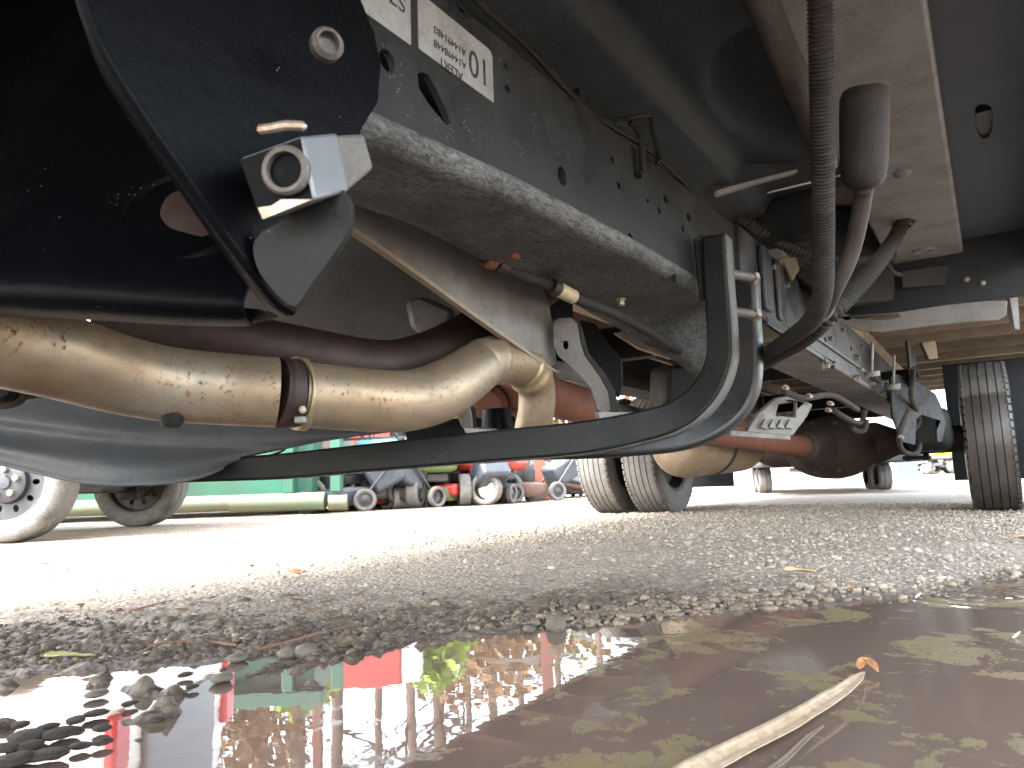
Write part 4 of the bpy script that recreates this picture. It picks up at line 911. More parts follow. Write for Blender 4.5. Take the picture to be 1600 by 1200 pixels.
# cab shell
cabp = [(-1.9, .95), (1.85, .95), (1.85, 2.6), (.2, 2.6), (-.6, 1.75), (-1.9, 1.6)]
mb = MB(); mb.plate(cabp, [], (.33, 0, 0), (0, 1, 0), (0, 0, 1), .02); mb.plate(cabp, [], (-2.22, 0, 0), (0, 1, 0), (0, 0, 1), .02)
for (a, b), (c, d) in zip(cabp[1:], cabp[2:]+cabp[:1]): mb.add([(.31, a, b), (.31, c, d), (-2.22, c, d), (-2.22, a, b)], [(0, 1, 2, 3)])
part('cab_shell', mb, 'white', smooth=0)
mb = MB(); mb.bb((-2.2, -1.9, 1.02), (.33, 1.93, 1.05)); part('cab_floor', mb, 'panel')
# pressed floor pan with a domed recess and lipped end
nx, ny = 40, 110; fx = np.linspace(-.66, -.17, nx); fy = np.linspace(-.7, 1.93, ny); FX, FY = np.meshgrid(fx, fy)
cc = onZ(1195, 150, .95); FZ = .955-.045/(1+np.exp((FX+.425)*200))
FZ = FZ+.13*np.clip(1.25-np.sqrt(((FX-cc.x-.03)/.10)**2+((FY-cc.y-.03)/.20)**2), 0, 1)**.7*0.9
FZ = FZ-.012*np.exp(-((FX+.53)/.045)**2)*(np.abs(np.sin(FY*5)) > .35)
me = gridmesh('cab_floor_pan', FX[:, ::-1], FY[:, ::-1], FZ[:, ::-1]); me.materials.append(M['floor']); o = bpy.data.objects.new('floor_pan', me); COL.objects.link(o); put_loc = -WORLD[T.name]; o.parent = T; o.location = put_loc
md = o.modifiers.new('solid', 'SOLIDIFY'); md.thickness = .004
mb = MB(); mb.lathe([(0, 0), (.013, 0), (.013, -.004)], onZ(1085, 177, .953), (0, 0, 1), 18); mk('drain_hole', mb, 'ink', o)
mb = MB(); mb.bb((-.60, 1.86, .70), (-.16, 1.90, 1.02)); part('cab_back_panel', mb, 'black') if False else None
dl = dep(onZ(1180, 285, .935))
mb = platec([(1118, 298), (1180, 279), (1246, 262), (1247, 269), (1185, 286), (1122, 306)], dl-.06, .02); mk('pan_lip', mb, 'galv', o, bevel=.003)
mb = platec([(1070, 258), (1110, 245), (1160, 232), (1215, 224), (1242, 222), (1246, 263), (1180, 280), (1118, 299)], dl-.055, .008); mk('pan_end', mb, 'floor', o, bevel=.003)
# pale plate overhead
mb = MB(); mb.bb((-.217, -.55, .90), (-.013, 2.60, .93)); pp = part('step_plate', mb, 'pale', bevel=.008); pp['label'] = 'long pale dusty plate overhead at the right'
p = onZ(1410, 270, .9); mb = MB(); mb.lathe([(.020, .001), (.016, -.006), (0, -.008)], p, (0, 0, 1), 18); mk('rivet_bump', mb, 'pale', pp, smooth=180)
p = onZ(1443, 390, .9); mb = MB(); mb.lathe([(.030, .001), (.028, -.006), (.022, -.006), (.020, 0)], p, (0, 0, 1), 24); mb.lathe([(.014, .0), (.012, -.005), (0, -.006)], p, (0, 0, 1), 18); mk('drain_ring', mb, 'pale', pp, smooth=60)
p = onZ(1412, 348, .9); mb = MB(); mb.lathe([(.030, -.0015), (0, -.0015)], p, (0, 0, 1), 18); mk('cable_hole', mb, 'ink', pp)
mb = MB(); mb.tube([p+Vector((-.022, .01, -.004)), p+Vector((0, .03, -.012)), p+Vector((.022, .0, -.006)), p+Vector((.008, -.024, -.01)), p+Vector((-.02, -.01, -.006))], .005, 7); mk('torn_grommet', mb, 'ink', pp)
# dark panels at right
mb = MB(); sl2 = [onZ(u, v, .955) for u, v in ((1523, 162), (1527, 156), (1535, 154), (1544, 156), (1549, 162), (1550, 180), (1548, 195), (1544, 206), (1538, 210), (1531, 207), (1526, 197), (1523, 182))]
mb.plate([(-.06, -.6), (.34, -.6), (.34, 2.60), (-.06, 2.60)], [[(q.x, q.y) for q in sl2]], (0, 0, .955), (1, 0, 0), (0, 1, 0), .012); part('sill_panel', mb, 'sill', bevel=.002)
mb = MB(); mb.bb((.165, -.3, .84), (.178, 2.72, .953)); part('side_skirt', mb, 'sill', bevel=.006)
mb = MB(); mb.bb((.155, 1.6, .845), (.1645, 2.70, .87)); part('skirt_seam', mb, 'panel', bevel=.004)
mb = MB(); mb.bb((-.43, 2.605, .745), (.16, 2.63, .953)); ew = part('step_end_wall', mb, 'panel', bevel=.004)
for u, v in ((1424, 440), (1462, 428), (1510, 436), (1535, 442)): mb = MB(); mb.lathe([(.010, 0), (.006, .006), (0, .008)], onY(u, v, 2.604), (0, -1, 0), 10); mk('clip_stud', mb, 'galv', ew)
mb = platec([(1408, 424), (1520, 408), (1524, 440), (1410, 450)], dep(onY(1465, 430, 2.60))-.01, .008); mk('access_cover', mb, 'panel', ew, bevel=.003)
lip = [(1300, 496), (1318, 508), (1345, 517), (1380, 519), (1440, 511), (1520, 502), (1560, 500), (1572, 492), (1574, 470), (1540, 470), (1480, 476), (1400, 488), (1345, 492), (1315, 490)]
q = [(onY(u, v, 2.57).x, onY(u, v, 2.57).z) for u, v in lip]; sl3 = [(onY(u, v, 2.57).x, onY(u, v, 2.57).z) for u, v in ((1330, 495), (1403, 490), (1406, 495), (1385, 499), (1345, 500))]
mb = MB(); ar = sum(q[i][0]*q[(i+1) % len(q)][1]-q[(i+1) % len(q)][0]*q[i][1] for i in range(len(q))); mb.plate(q if ar > 0 else q[::-1], [sl3], (0, 2.57, 0), (1, 0, 0), (0, 0, 1), .006); part('wall_lip', mb, 'pale', bevel=.002)
mb = platec([(1576, 455), (1590, 450), (1594, 515), (1586, 515)], 2.25, .02); part('skirt_bracket', mb, 'pale', bevel=.003)
mb = MB(); mb.bb((-.43, 1.95, .86), (-.40, 2.6, 1.0)); part('cab_rear_mount', mb, 'panel')
for u0, v0, u1, v1, d_ in ((1363, 535, 1362, 580, 3.0), (1397, 555, 1396, 600, 3.4)):
    mb = MB(); mb.tube([W(u0, v0, d_), W(u1, v1, d_)], .006, 8); mb.tube([W(u1, v1, d_), W(u1+1, v1+8, d_)], .03, 14); part('body_mount', mb, 'galv')
mb = MB(); mb.bb((-.50, 2.02, .853), (-.43, 2.12, .875)); mb.lathe([(.03, 0), (.034, .01), (.02, .03), (0, .03)], (-.465, 2.07, .875), (0, 0, 1), 16); part('cab_mount', mb, 'galv', bevel=.003)
mb = platec([(1205, 330), (1228, 322), (1232, 365), (1250, 420), (1238, 440), (1215, 390)], 2.1, .03); part('cab_stay', mb, 'beam', bevel=.004)
mb = platec([(1232, 318), (1400, 330), (1400, 470), (1300, 480), (1240, 430)], 2.25, .05); part('filter_box', mb, 'black', bevel=.01)
mb = MB(); mb.bb((-.72, 1.9, .84), (-.30, 1.96, 1.05)); part('cab_cross_sill', mb, 'black')

# ---- cables
def corrug(P, r_, seg=12, pitch=.0052, amp=.10, name='cable_conduit', mat='loom', rad=None):
    Q = [Vector(p) for p in P]; Q = ([Q[0]+Vector((0, -.02, 1.02-Q[0].z))] if .9 < Q[0].z < 1.0 and r_ == .0150 else [])+Q; out = []; rr = []; acc = 0
    L = [0]
    for a, b in zip(Q, Q[1:]): L.append(L[-1]+(b-a).length)
    n = int(L[-1]/pitch*4); k = 0
    for i in range(n+1):
        s_ = L[-1]*i/n
        while k < len(L)-2 and L[k+1] < s_: k += 1
        t = (s_-L[k])/max(1e-9, L[k+1]-L[k]); out.append(Q[k].lerp(Q[k+1], t)); rr.append(r_*(1+(amp if i % 4 in (0, 1) else -amp*.6)))
    mb = MB(); mb.tube(out, rr, seg); return part(name, mb, mat, smooth=60)
corrug(WP([(1281, -90, .92), (1282, 40, .95), (1284, 160, 1.0), (1286, 280, 1.06), (1287, 390, 1.14), (1285, 460, 1.20), (1268, 500, 1.29), (1235, 528, 1.45), (1195, 554, 1.72), (1150, 580, 2.05)], 8), .0150)['label'] = 'ribbed dusty conduit hanging straight down in front of the pale plate'
p = onZ(1413, 348, .895); d0 = dep(p)
corrug(WP([(1414, 340, d0), (1398, 372, d0-.05), (1370, 412, 1.55), (1332, 456, 1.42), (1296, 492, 1.36), (1255, 530, 1.47), (1210, 556, 1.70), (1160, 588, 2.05)], 8), .0155, amp=.2, pitch=.010)['label'] = 'coarse ribbed conduit coming out of the hole in the pale plate'
mb = MB(); mb.tube(WP([(1352, 250, 1.10), (1350, 290, 1.12), (1343, 340, 1.15), (1328, 400, 1.19), (1305, 450, 1.22), (1285, 487, 1.28), (1250, 520, 1.42), (1200, 550, 1.76)], 6), .0135, 14); cb_ = part('rubber_cable', mb, 'hose')
a = W(1351, 133, 1.08); b = W(1349, 296, 1.115); L = (b-a).length; ax = (b-a).normalized()
mb = MB(); mb.lathe([(0, 0), (.022, .001), (.030, .006), (.034, .016), (.0345, .04), (.0335, L*.75), (.031, L*.90), (.024, L*.97), (.015, L*1.0), (.0135, L*1.05)], a, ax, 28); bt = mk('connector_boot', mb, 'loom', cb_, smooth=50); bt['label'] = 'fat rubber boot at the top of the plain cable'
mb = MB(); mb.tube(WP([(1165, -90, .92), (1195, 10, .97), (1235, 105, 1.03), (1268, 185, 1.10), (1282, 225, 1.14), (1288, 260, 1.18)], 6), .020, 16); part('drain_hose', mb, 'hose')
corrug(WP([(1040, 270, 2.0), (1090, 295, 1.95), (1150, 335, 1.92), (1215, 378, 1.9), (1270, 398, 1.92), (1330, 405, 1.96), (1395, 400, 2.05)], 8), .0135, amp=.12, pitch=.012)['label'] = 'thin black conduit sagging behind the hanging cables'
mb = MB(); mb.tube(WP([(1385, 412, 2.0), (1395, 425, 2.0), (1408, 430, 2.0)], 4), .006, 8); part('loose_hook', mb, 'hose')
for u, v in ((1285, 497),): 
    mb = MB(); mb.tube(WP([(1302, 480, 1.29), (1296, 492, 1.285), (1284, 500, 1.28), (1270, 494, 1.27)], 4), .004, 8); part('cable_tie', mb, 'ink')
# ================================================================== THINGS IN THE YARD
def gp(u, v): return onZ(u, v, .012)
def lwheel(par, x, y, r_, wd, rimm='rim', lugs=5, near=-1, steel=True):
    q = bpy.data.objects.new('wheel', None); COL.objects.link(q); q.parent = par; q.location = (x, y, r_); q.empty_display_size = .1; hw = wd/2
    mb = MB(); mb.lathe([(r_*.66, -hw*.8), (r_*.72, -hw*.96), (r_*.84, -hw), (r_*.94, -hw*.93), (r_*.975, -hw*.82), (r_, -hw*.6), (r_*.985, -hw*.32), (r_, -hw*.28), (r_, hw*.28), (r_*.985, hw*.32), (r_, hw*.6), (r_*.975, hw*.82), (r_*.94, hw*.93), (r_*.84, hw), (r_*.72, hw*.96), (r_*.66, hw*.8)], (0, 0, 0), (0, 1, 0), 48)
    mk('tyre', mb, 'rubber', q, smooth=40); mb = MB(); s_ = near
    if steel:
        # steel disc with vent holes
        out = circ(0, 0, r_*.62, None, 48); hol = [circ(r_*.46*math.cos(a), r_*.46*math.sin(a), r_*.065, r_*.05, 10, a) for a in np.linspace(0, 2*math.pi, 10, endpoint=False)]
        mb.plate(out, hol, (0, s_*hw*.45, 0), (1, 0, 0), (0, 0, 1), .004*(1)); rm = mk('rim', mb, rimm, q, smooth=30)
        mb = MB(); mb.lathe([(r_*.68, s_*hw*.8), (r_*.66, s_*hw*.84), (r_*.63, s_*hw*.78), (r_*.615, s_*hw*.45)], (0, 0, 0), (0, 1, 0), 40); mb.lathe([(r_*.36, s_*hw*.44), (r_*.34, s_*hw*.72), (r_*.30, s_*hw*.78), (r_*.12, s_*hw*.80), (r_*.10, s_*hw*.90), (0, s_*hw*.92)], (0, 0, 0), (0, 1, 0), 36); mk('hub', mb, rimm, rm, smooth=40)
        for k in range(lugs):
            a = R(90)+2*math.pi*k/lugs; mb = MB(); mb.lathe([(r_*.055, s_*hw*.75), (r_*.05, s_*hw*1.0), (r_*.02, s_*hw*1.04), (0, s_*hw*1.04)], (r_*.22*math.cos(a), 0, r_*.22*math.sin(a)), (0, 1, 0), 8); mk('lug_nut', mb, 'bolt', rm)
        mb = MB(); mb.lathe([(r_*.63, -s_*hw*.8), (r_*.60, s_*hw*.3)], (0, 0, 0), (0, 1, 0), 36); mb.lathe([(r_*.58, -s_*hw*.2), (0, -s_*hw*.2)], (0, 0, 0), (0, 1, 0), 30); mk('wheel_barrel', mb, 'rimd', q)
    else:
        mb.lathe([(r_*.68, s_*hw*.8), (r_*.62, s_*hw*.8), (r_*.56, s_*hw*.3), (r_*.3, s_*hw*.4), (r_*.2, s_*hw*.7), (0, s_*hw*.7)], (0, 0, 0), (0, 1, 0), 24); mk('rim', mb, rimm, q, smooth=40)
    return q
# ---- white van, its back end towards the truck
v0 = gp(18, 847); VR = .33
V = thing('parked_van', 'white van with red tail lamps, its steel back wheel beyond the under-tray', 'van', v0, YAW)
lwheel(V, 0, .0, VR, .21); lwheel(V, .0, 1.42, VR, .21, 'rimd', near=-1)
mb = MB(); mb.tube([(0, .1, .30), (0, 1.32, .30)], .045, 14); mb.box((0, .55, .30), (.1, .5, .075)); ax_ = mk('axle_beam', mb, 'grey', V, bevel=.004)
mb = MB(); mb.tube([(.02, .35, .30), (.55, .35, .42)], .02, 10); mb.tube([(.02, 1.15, .30), (.75, .8, .42)], .014, 10); mb.tube([(-.1, 1.1, .34), (.5, 1.2, .45)], .02, 10); mk('trailing_rods', mb, 'grey', ax_)
mb = MB(); mb.box((.05, 1.18, .28), (.12, .08, .16)); mb.tube([(.05, 1.1, .3), (.05, 1.1, .6)], .03, 10); mk('damper', mb, 'black', ax_)
sec = [(-4.0, .42, .95), (-3.9, .40, 1.05), (-3.0, .40, 1.15), (-2.4, .40, 1.9), (-1.8, .40, 2.05), (.1, .40, 2.08), (.52, .42, 2.0), (.62, .44, 1.4), (.66, .45, .8), (.60, .42, .42)]
side = [(-4.0, .95), (-4.02, .5), (-3.6, .40), (-.42, .40), (-.36, .62), (-.2, .74), (.2, .74), (.36, .62), (.42, .42), (.62, .44), (.66, .62), (.64, 1.2), (.58, 1.7), (.48, 2.02), (.2, 2.10), (-1.7, 2.08), (-2.3, 1.95), (-3.0, 1.18), (-3.8, 1.08)]
mb = MB(); mb.plate([(x, z) for x, z in side], [], (0, -.13, 0), (1, 0, 0), (0, 0, 1), 1.68); body = mk('van_body', mb, 'white', V, bevel=.05)
mb = MB(); mb.box((.69, .71, .60), (.10, 1.6, .18)); mk('bumper', mb, 'white', V, bevel=.03)
for yy, zz, s_ in ((-.04, 1.12, .5), (1.46, 1.12, .5)):
    mb = MB(); mb.box((.655, yy, zz), (.06, .17, s_)); tl = mk('tail_lamp', mb, 'red', V, bevel=.02)
mb = MB(); mb.plate([(.22, .98), (1.22, .98), (1.18, 1.72), (.26, 1.72)], [], (.668, 0, 0), (0, 1, 0), (0, 0, 1), .02); mk('rear_window', mb, 'glass', V, bevel=.004)
mb = MB(); mb.plate([(.1, .46), (.3, .46), (.3, .54), (.1, .54)], [], (.745, .3, .12), (0, 1, 0), (0, 0, 1), .01); mk('reflector', mb, 'red', V)

# ---- green skip bin
d0 = gp(505, 803); D_ = thing('skip_bin', 'worn green steel skip bin behind the white van', 'bin', d0, YAW+R(2)); Ld = 4.6; Hd = 1.62
mb = MB(); mb.plate([(-Ld, .20), (-.12, .20), (-.10, Hd), (-Ld, Hd)], [], (0, .10, 0), (1, 0, 0), (0, 0, 1), 1.9); mk('bin_body', mb, 'green', D_, bevel=.01)
mb = MB(); mb.tube([(-Ld, .02, .13), (-.85, .02, .13)], .075, 16); mk('bottom_rail', mb, 'greenr', D_); mb = MB(); mb.tube([(-.85, .0, .12), (.02, .0, .12)], .085, 18); mk('end_roller', mb, 'greenr', D_); mb = MB(); mb.tube([(.05, 0, .10), (.22, .02, .10)], .075, 18); mk('end_roller', mb, 'greenr', D_)
mb = MB(); mb.bb((-Ld, -.03, Hd-.1), (.0, .12, Hd+.04)); mk('top_rim', mb, 'green', D_, bevel=.01)
for x_ in (-.32, .24-.12, -1.9, -3.2, -4.4):
    mb = MB(); mb.bb((x_-.05, -.03, .2), (x_+.05, .10, Hd-.1)); mk('upright_rib', mb, 'green', D_, bevel=.01)
mb = MB(); mb.tube([(-1.9, .03, .25), (-1.35, .03, .75)], .03, 8); mk('diagonal_brace', mb, 'greenr', D_)

def yardbox(name, u, v, w_, dp, h, mat, label, cat, rz=0, bev=.02):
    p = gp(u, v); mb = MB(); mb.bb((-w_/2, 0, 0), (w_/2, dp, h)); o = mk(name, mb, mat, None, bevel=bev); o.location = p; o.rotation_euler = (0, 0, YAW+rz); tag(o, label, cat); return o
def column(u, v, w_, h, label, d_scale=1):
    p = gp(u, v); e_ = thing('steel_column', label, 'post', p, YAW); mb = MB(); mb.bb((-w_/2, -w_/2, .02), (w_/2, w_/2, h)); mk('shaft', mb, 'post', e_, bevel=.006); mb = MB(); mb.bb((-w_, -w_, 0), (w_, w_, .025)); mk('base_plate', mb, 'post', e_, bevel=.004)
column(497, 800, .085, 3.4, 'oxide red steel column standing at the end of the green bin')
column(845, 781, .14, 3.6, 'taller oxide red column standing among the white tarps')
# rack behind the column
p = gp(535, 797); rk = thing('storage_rack', 'grey storage rack of slats right of the red column', 'rack', p, YAW)
for i in range(9): mb = MB(); mb.bb((-.45, 0, .08+i*.11), (.9, .05, .11+i*.11)); mk('slat', mb, 'grey', rk)
for x_ in (-.45, .2, .88): mb = MB(); mb.bb((x_, -.03, 0), (x_+.04, .0, 1.1)); mk('upright', mb, 'grey', rk)

# ---- riding mowers
def mower(u, v, body, label, rz, seat='ink', rim_='rim', grp='mowers parked along the yard', s_=1.0):
    p = gp(u, v); e_ = thing('riding_mower', label, 'mower', p, YAW+rz, grp)
    def b_(n, a, c, m_, bev=.02): mb = MB(); mb.bb(a, c); return mk(n, mb, m_, e_, bevel=bev)
    lwheel(e_, .45, -.38, .24, .20, rim_, steel=False); lwheel(e_, .45, .38, .24, .20, rim_, steel=False); lwheel(e_, -.55, -.34, .17, .13, rim_, steel=False); lwheel(e_, -.55, .34, .17, .13, rim_, steel=False)
    b_('cutting_deck', (-.28, -.52, .10), (.22, .52, .24), 'grey' if body != 'redp' else body, .04)
    b_('frame', (-.7, -.16, .26), (.7, .16, .36), 'grey'); b_('hood', (-.85, -.26, .36), (-.12, .26, .72), body, .08); b_('fender', (.12, -.48, .46), (.75, .48, .58), body, .06)
    st = b_('seat', (.22, -.22, .60), (.58, .22, .68), seat, .03); mb = MB(); mb.box((.6, 0, .86), (.07, .42, .42)); mk('seat_back', mb, seat, e_, bevel=.03)
    mb = MB(); mb.tube([(-.1, 0, .68), (.02, 0, .95)], .02, 8); mk('steering_column', mb, 'ink', e_)
    mb = MB(); c_ = Vector((.02, 0, .95)); ax_ = Vector((.4, 0, .9)).normalized(); e1 = Vector((0, 1, 0)); e2 = ax_.cross(e1); mb.tube([c_+e1*.17*math.cos(t)+e2*.17*math.sin(t) for t in np.linspace(0, 6.28, 21)], .014, 6); mk('steering_wheel', mb, 'ink', e_)
    return e_
mower(545, 797, 'brownp', 'faded brown mower nearest the storage rack', R(35))
mower(628, 792, 'mblue', 'teal mower between the brown one and the green one', R(80))
mower(672, 790, 'mgreen', 'green mower right of the teal one', R(100))
mower(708, 789, 'redp', 'red mower with a white wheel at the right end of the row', R(160), rim_='white')
mower(1452, 741, 'white', 'far white mower seen under the back axle, left of two', R(20), 'yellow', 'white')
mower(1492, 740, 'grey', 'far grey mower with large pale wheels, right of two', R(200), 'yellow', 'white')
for i in range(5):
    mb = MB(); mb.lathe([(0, 0), (.12, .0), (.13, .1), (.1, .3), (.05, .34), (0, .34)], (0, 0, 0), (0, 0, 1), 14); o = mk('fuel_can', mb, 'redp' if i % 2 else 'white'); q = gp(562+i*19, 794-i*.8); o.location = q; tag(o, ['white fuel can left of the teal mower', 'red fuel can at the foot of the teal mower', 'white fuel can between the teal and green mowers', 'red fuel can in front of the green mower', 'white fuel can near the green mower, rightmost of the cans'][i], 'can', 'fuel cans by the mowers')
def push_mower(u, v, body, label, rz):
    p = gp(u, v); e_ = thing('push_mower', label, 'mower', p, YAW+rz, 'push mowers in the row')
    for x_ in (-.28, .28):
        for y_ in (-.25, .25): lwheel(e_, x_, y_, .11, .06, 'grey', steel=False)
    mb = MB(); mb.lathe([(.24, .06), (.27, .12), (.26, .20), (.10, .23), (.10, .26)], (0, 0, 0), (0, 0, 1), 20); mk('deck', mb, body, e_)
    mb = MB(); mb.lathe([(.11, .23), (.12, .36), (.09, .42), (0, .43)], (0, 0, 0), (0, 0, 1), 16); mk('engine', mb, 'ink', e_)
    mb = MB(); mb.tube([(.28, -.2, .14), (.95, -.2, .95), (.95, .2, .95), (.28, .2, .14)], .014, 8); mk('handle', mb, 'grey', e_)
    mb = MB(); mb.box((.5, 0, .35), (.35, .34, .26), Matrix.Rotation(-.5, 3, 'Y')); mk('grass_bag', mb, 'slate', e_, bevel=.04)
for u, v, c_, l_, z_ in [(522, 800, 'slate', 'slate push mower at the foot of the rack', .3), (574, 796, 'redp', 'red push mower right of the brown mower', 1.9), (598, 794, 'brownp', 'brown push mower left of the teal mower', 2.6), (652, 792, 'slate', 'slate push mower between the teal and green mowers', .9), (688, 791, 'mgreen', 'green push mower left of the red mower', 4.0), (737, 788, 'slate', 'slate push mower right of the red mower', 5.2), (782, 786, 'mblue', 'teal push mower in front of the white tarps', 1.2), (822, 784, 'brownp', 'brown push mower right of the white tarps', .5)]: push_mower(u, v, c_, l_, z_)
# tarps, boards, pipes
def heap(u, v, w_, h, mat, label, cat, seed):
    p = gp(u, v); n = 26; X_, Y_ = np.meshgrid(np.linspace(-1, 1, n), np.linspace(-1, 1, n)); r_ = np.clip(1-np.maximum(abs(X_), abs(Y_))**3, 0, 1)
    Z_ = h*r_*(.75+.5*fbm(X_+seed, Y_, 2.5, 4, seed)*2); me = gridmesh('tarp_heap', X_*w_, Y_*w_*.6, Z_); me.materials.append(M[mat]); o = bpy.data.objects.new('tarp_heap', me); COL.objects.link(o); o.location = p; o.rotation_euler = (0, 0, YAW); tag(o, label, cat)
heap(762, 784, .35, .50, 'blue', 'blue tarp over a heap right of the red mower', 'tarp', 3); heap(800, 777, .5, .8, 'tarp', 'large white tarp heap left of the pipe pile', 'tarp', 4); heap(735, 777, .5, .9, 'tarp', 'white tarp heap behind the blue tarp', 'tarp', 8)
p = gp(885, 779); pl = thing('pipe_pile', 'pile of slanting grey pipes beside the far rear tyres', 'pipes', p, YAW)
for i in range(16):
    a = random.uniform(-.5, .5); mb = MB(); y_ = random.uniform(0, .9); z_ = random.uniform(.05, .5); mb.tube([(a-.6, y_, z_+.25), (a+.7, y_+.1, max(.05, z_-.25))], random.uniform(.03, .05), 8); mk('pipe', mb, random.choice(['slate', 'grey', 'brownp']), pl)
def crate(u, v, w_, h, mat, label, rz):
    p = gp(u, v); e_ = thing('slatted_crate', label, 'crate', p, YAW+rz, 'slatted crates in the yard'); n = max(3, int(h/.11))
    for i in range(n): mb = MB(); mb.bb((-w_/2, -.02, .05+i*h/n), (w_/2, .0, .05+i*h/n+h/n*.62)); mk('slat', mb, mat, e_)
    for x_ in (-w_/2, 0, w_/2-.05): mb = MB(); mb.bb((x_, 0.001, 0), (x_+.05, .05, h+.04)); mk('upright', mb, mat, e_)
    mb = MB(); mb.bb((-w_/2+.01, .051, .03), (w_/2-.01, w_*.7, h)); mk('load', mb, 'slate', e_, bevel=.03)
for u, v, w_, h, m_, l_, z_ in [(590, 788, .7, .8, 'brownp', 'brown slatted crate behind the red push mower', .1), (660, 786, .6, .7, 'beam', 'tan slatted crate behind the green mower', -.2), (748, 783, .6, .5, 'slate', 'slate slatted crate left of the blue tarp', .3), (828, 780, .55, .6, 'beam', 'tan slatted crate left of the taller red column', -.3), (872, 777, .5, .5, 'brownp', 'brown slatted crate in front of the pipe pile', .2), (905, 776, .7, .75, 'slate', 'slate slatted crate just left of the far rear tyres', 0)]: crate(u, v, w_, h, m_, l_, z_)
yardbox('red_cabinet', 577, 786, .85, .7, 2.55, 'redp', 'tall red steel cabinet whose reflection shows in the puddle', 'cabinet'); yardbox('white_cabinet', 630, 784, .38, .5, 2.5, 'white', 'tall white cabinet beside the red one', 'cabinet')

# ---- flat trailer far behind the axle
p = gp(1270, 768); tr_ = thing('flat_trailer', 'pale flat trailer standing far behind the back axle', 'trailer', p, YAW+R(78))
mb = MB(); mb.bb((-1.3, -.9, .30), (1.6, .7, .42)); mk('deck', mb, 'grey', tr_, bevel=.02)
for x_, y_ in ((-.1, -.75), (-.1, .55), (.35, -.75), (.35, .55)): lwheel(tr_, x_, y_, .16, .15, 'grey', steel=False)
mb = MB(); mb.tube([(-.9, 0, .26), (1.5, 0, .26)], .03, 10); mk('chassis_beam', mb, 'grey', tr_)
for i, (u, v, h_, w_) in enumerate([(1385, 752, .5, .35), (1345, 748, .55, .9), (1420, 744, .7, .6)]): yardbox('storage_crate', u, v, w_, .5, h_, ['white', 'beam', 'blue'][i], ['small white crate far beyond the trailer', 'tan crate far beyond the trailer', 'blue crate beside the far mowers'][i], 'crate')

# ---- trees and undergrowth along the yard's edge (they show in the puddle)
def leaves(mb, c, rad, n, size):
    c = np.array(c); P = rng.normal(size=(n, 3)); P /= np.linalg.norm(P, axis=1)[:, None]; P = c+P*np.array(rad)*rng.uniform(.25, 1, (n, 1))**.6
    for q in P:
        a = Vector(rng.normal(size=3)).normalized(); b = a.orthogonal().normalized()*size*rng.uniform(.6, 1.4); d = a.cross(b).normalized()*size*rng.uniform(.4, .8)
        q = Vector(q); k = len(mb.v); mb.v += [tuple(q-b), tuple(q+d), tuple(q+b), tuple(q-d)]; mb.f.append((k, k+1, k+2, k+3))
def tree(u, d, h, r_, label, leafm, nleaf=420):
    q = W(u, 770, d); q.z = 0; e_ = thing('tree', label, 'tree', q, 0, 'trees at the edge of the yard'); sd_ = rng.uniform(-1, 1, 4)
    mb = MB(); mb.tube([(0, 0, -.1), (sd_[0]*.05, 0, h*.25), (sd_[0]*.15, sd_[1]*.15, h*.5), (sd_[2]*.25, sd_[1]*.25, h*.78), (sd_[2]*.35, sd_[3]*.3, h)], [r_*1.3, r_, r_*.85, r_*.5, r_*.1], 10)
    tips = []
    for k in range(18):
        z = h*rng.uniform(.35, .92); a = rng.uniform(0, 6.28); L = (h-z)*.45+.9; s1 = Vector((math.cos(a), math.sin(a), .55)); t_ = Vector((sd_[2]*.2, sd_[1]*.2, z)); m_ = t_+s1*L*.5+Vector((0, 0, .1)); e2 = t_+s1*L
        mb.tube([t_, m_, e2], [r_*.32, r_*.2, r_*.05], 6); tips += [m_, e2]
    mk('trunk', mb, 'bark', e_)
    mb = MB()
    for t_ in tips: leaves(mb, t_, (.9, .9, .7), nleaf//len(tips), .07)
    mk('crown', mb, leafm, e_, smooth=0)
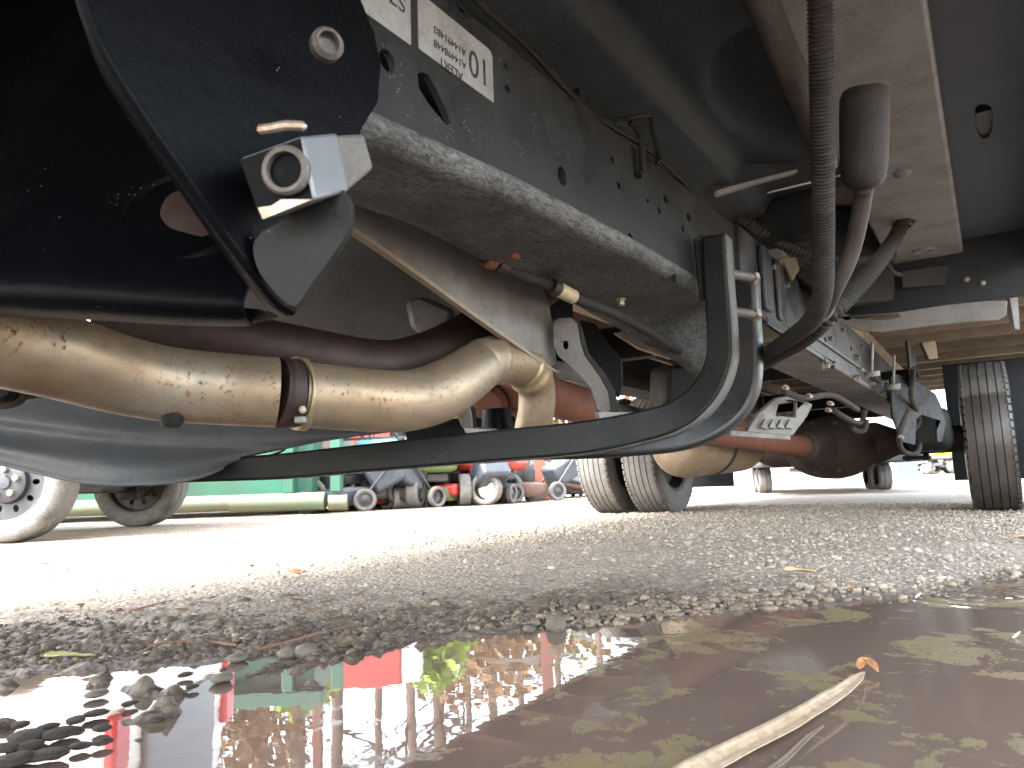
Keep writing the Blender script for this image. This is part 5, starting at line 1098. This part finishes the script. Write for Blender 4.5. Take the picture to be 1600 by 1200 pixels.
TL = ['slim bare-limbed tree left of the red column, reflected in the puddle', 'tree with brown leaves just left of the red column', 'straight tree just right of the red column', 'thin trunk left of the cabinets', 'trunk behind the red cabinet', 'trunk behind the white cabinet', 'tree above the green shrub', 'tree beyond the red mower', 'tree beyond the blue tarp', 'tree beyond the white tarp heap', 'tree left of the taller red column', 'tree beyond the pipe pile']
for i, (u, d, h, r_) in enumerate([(380, 17, 13, .10), (420, 21, 15, .15), (468, 16, 14, .17), (528, 18, 15, .14), (592, 17, 14, .09), (633, 16, 13, .10), (678, 19, 15, .15), (722, 22, 14, .10), (765, 20, 14, .13), (805, 24, 15, .12), (860, 21, 14, .10), (925, 26, 16, .15)]):
    tree(u, d, h, r_, TL[i], ['leaf', 'leafb'][i % 2])
def bush(u, d, w_, h, mat, label, n=1500):
    q = W(u, 770, d); q.z = 0; e_ = thing('shrub', label, 'shrub', q, 0, 'undergrowth behind the yard'); mb = MB()
    for k in range(7):
        a = rng.uniform(0, 6.28); mb.tube([(0, 0, 0), (math.cos(a)*w_*.3, math.sin(a)*w_*.3, h*.5), (math.cos(a)*w_*.7, math.sin(a)*w_*.7, h*.9)], [.04, .025, .008], 5)
    mk('stem', mb, 'bark', e_); mb = MB(); leaves(mb, (0, 0, h*.5), (w_, w_, h*.55), n, .13); mk('foliage', mb, mat, e_, smooth=0)
BL = ['brown thicket behind the green bin', 'rusty brown thicket right of the first', 'yellow-green shrub behind the red column', 'bright green shrub right of the white cabinet', 'brown thicket behind the mowers', 'brown thicket behind the blue tarp', 'olive thicket behind the white tarps', 'brown thicket beyond the pipe pile']
for i, (u, d, w_, h, m_) in enumerate([(350, 14, 1.6, 5.4, 'leafb'), (410, 15, 1.5, 5.6, 'leafb'), (480, 13, 1.3, 3.4, 'leafg'), (672, 12, .75, 2.9, 'leafg'), (720, 15, 1.7, 4.0, 'leafb'), (780, 17, 1.9, 4.4, 'leafb'), (840, 18, 1.8, 4.2, 'leaf'), (910, 20, 2.2, 4.4, 'leafb')]):
    bush(u, d, w_, h, m_, BL[i])
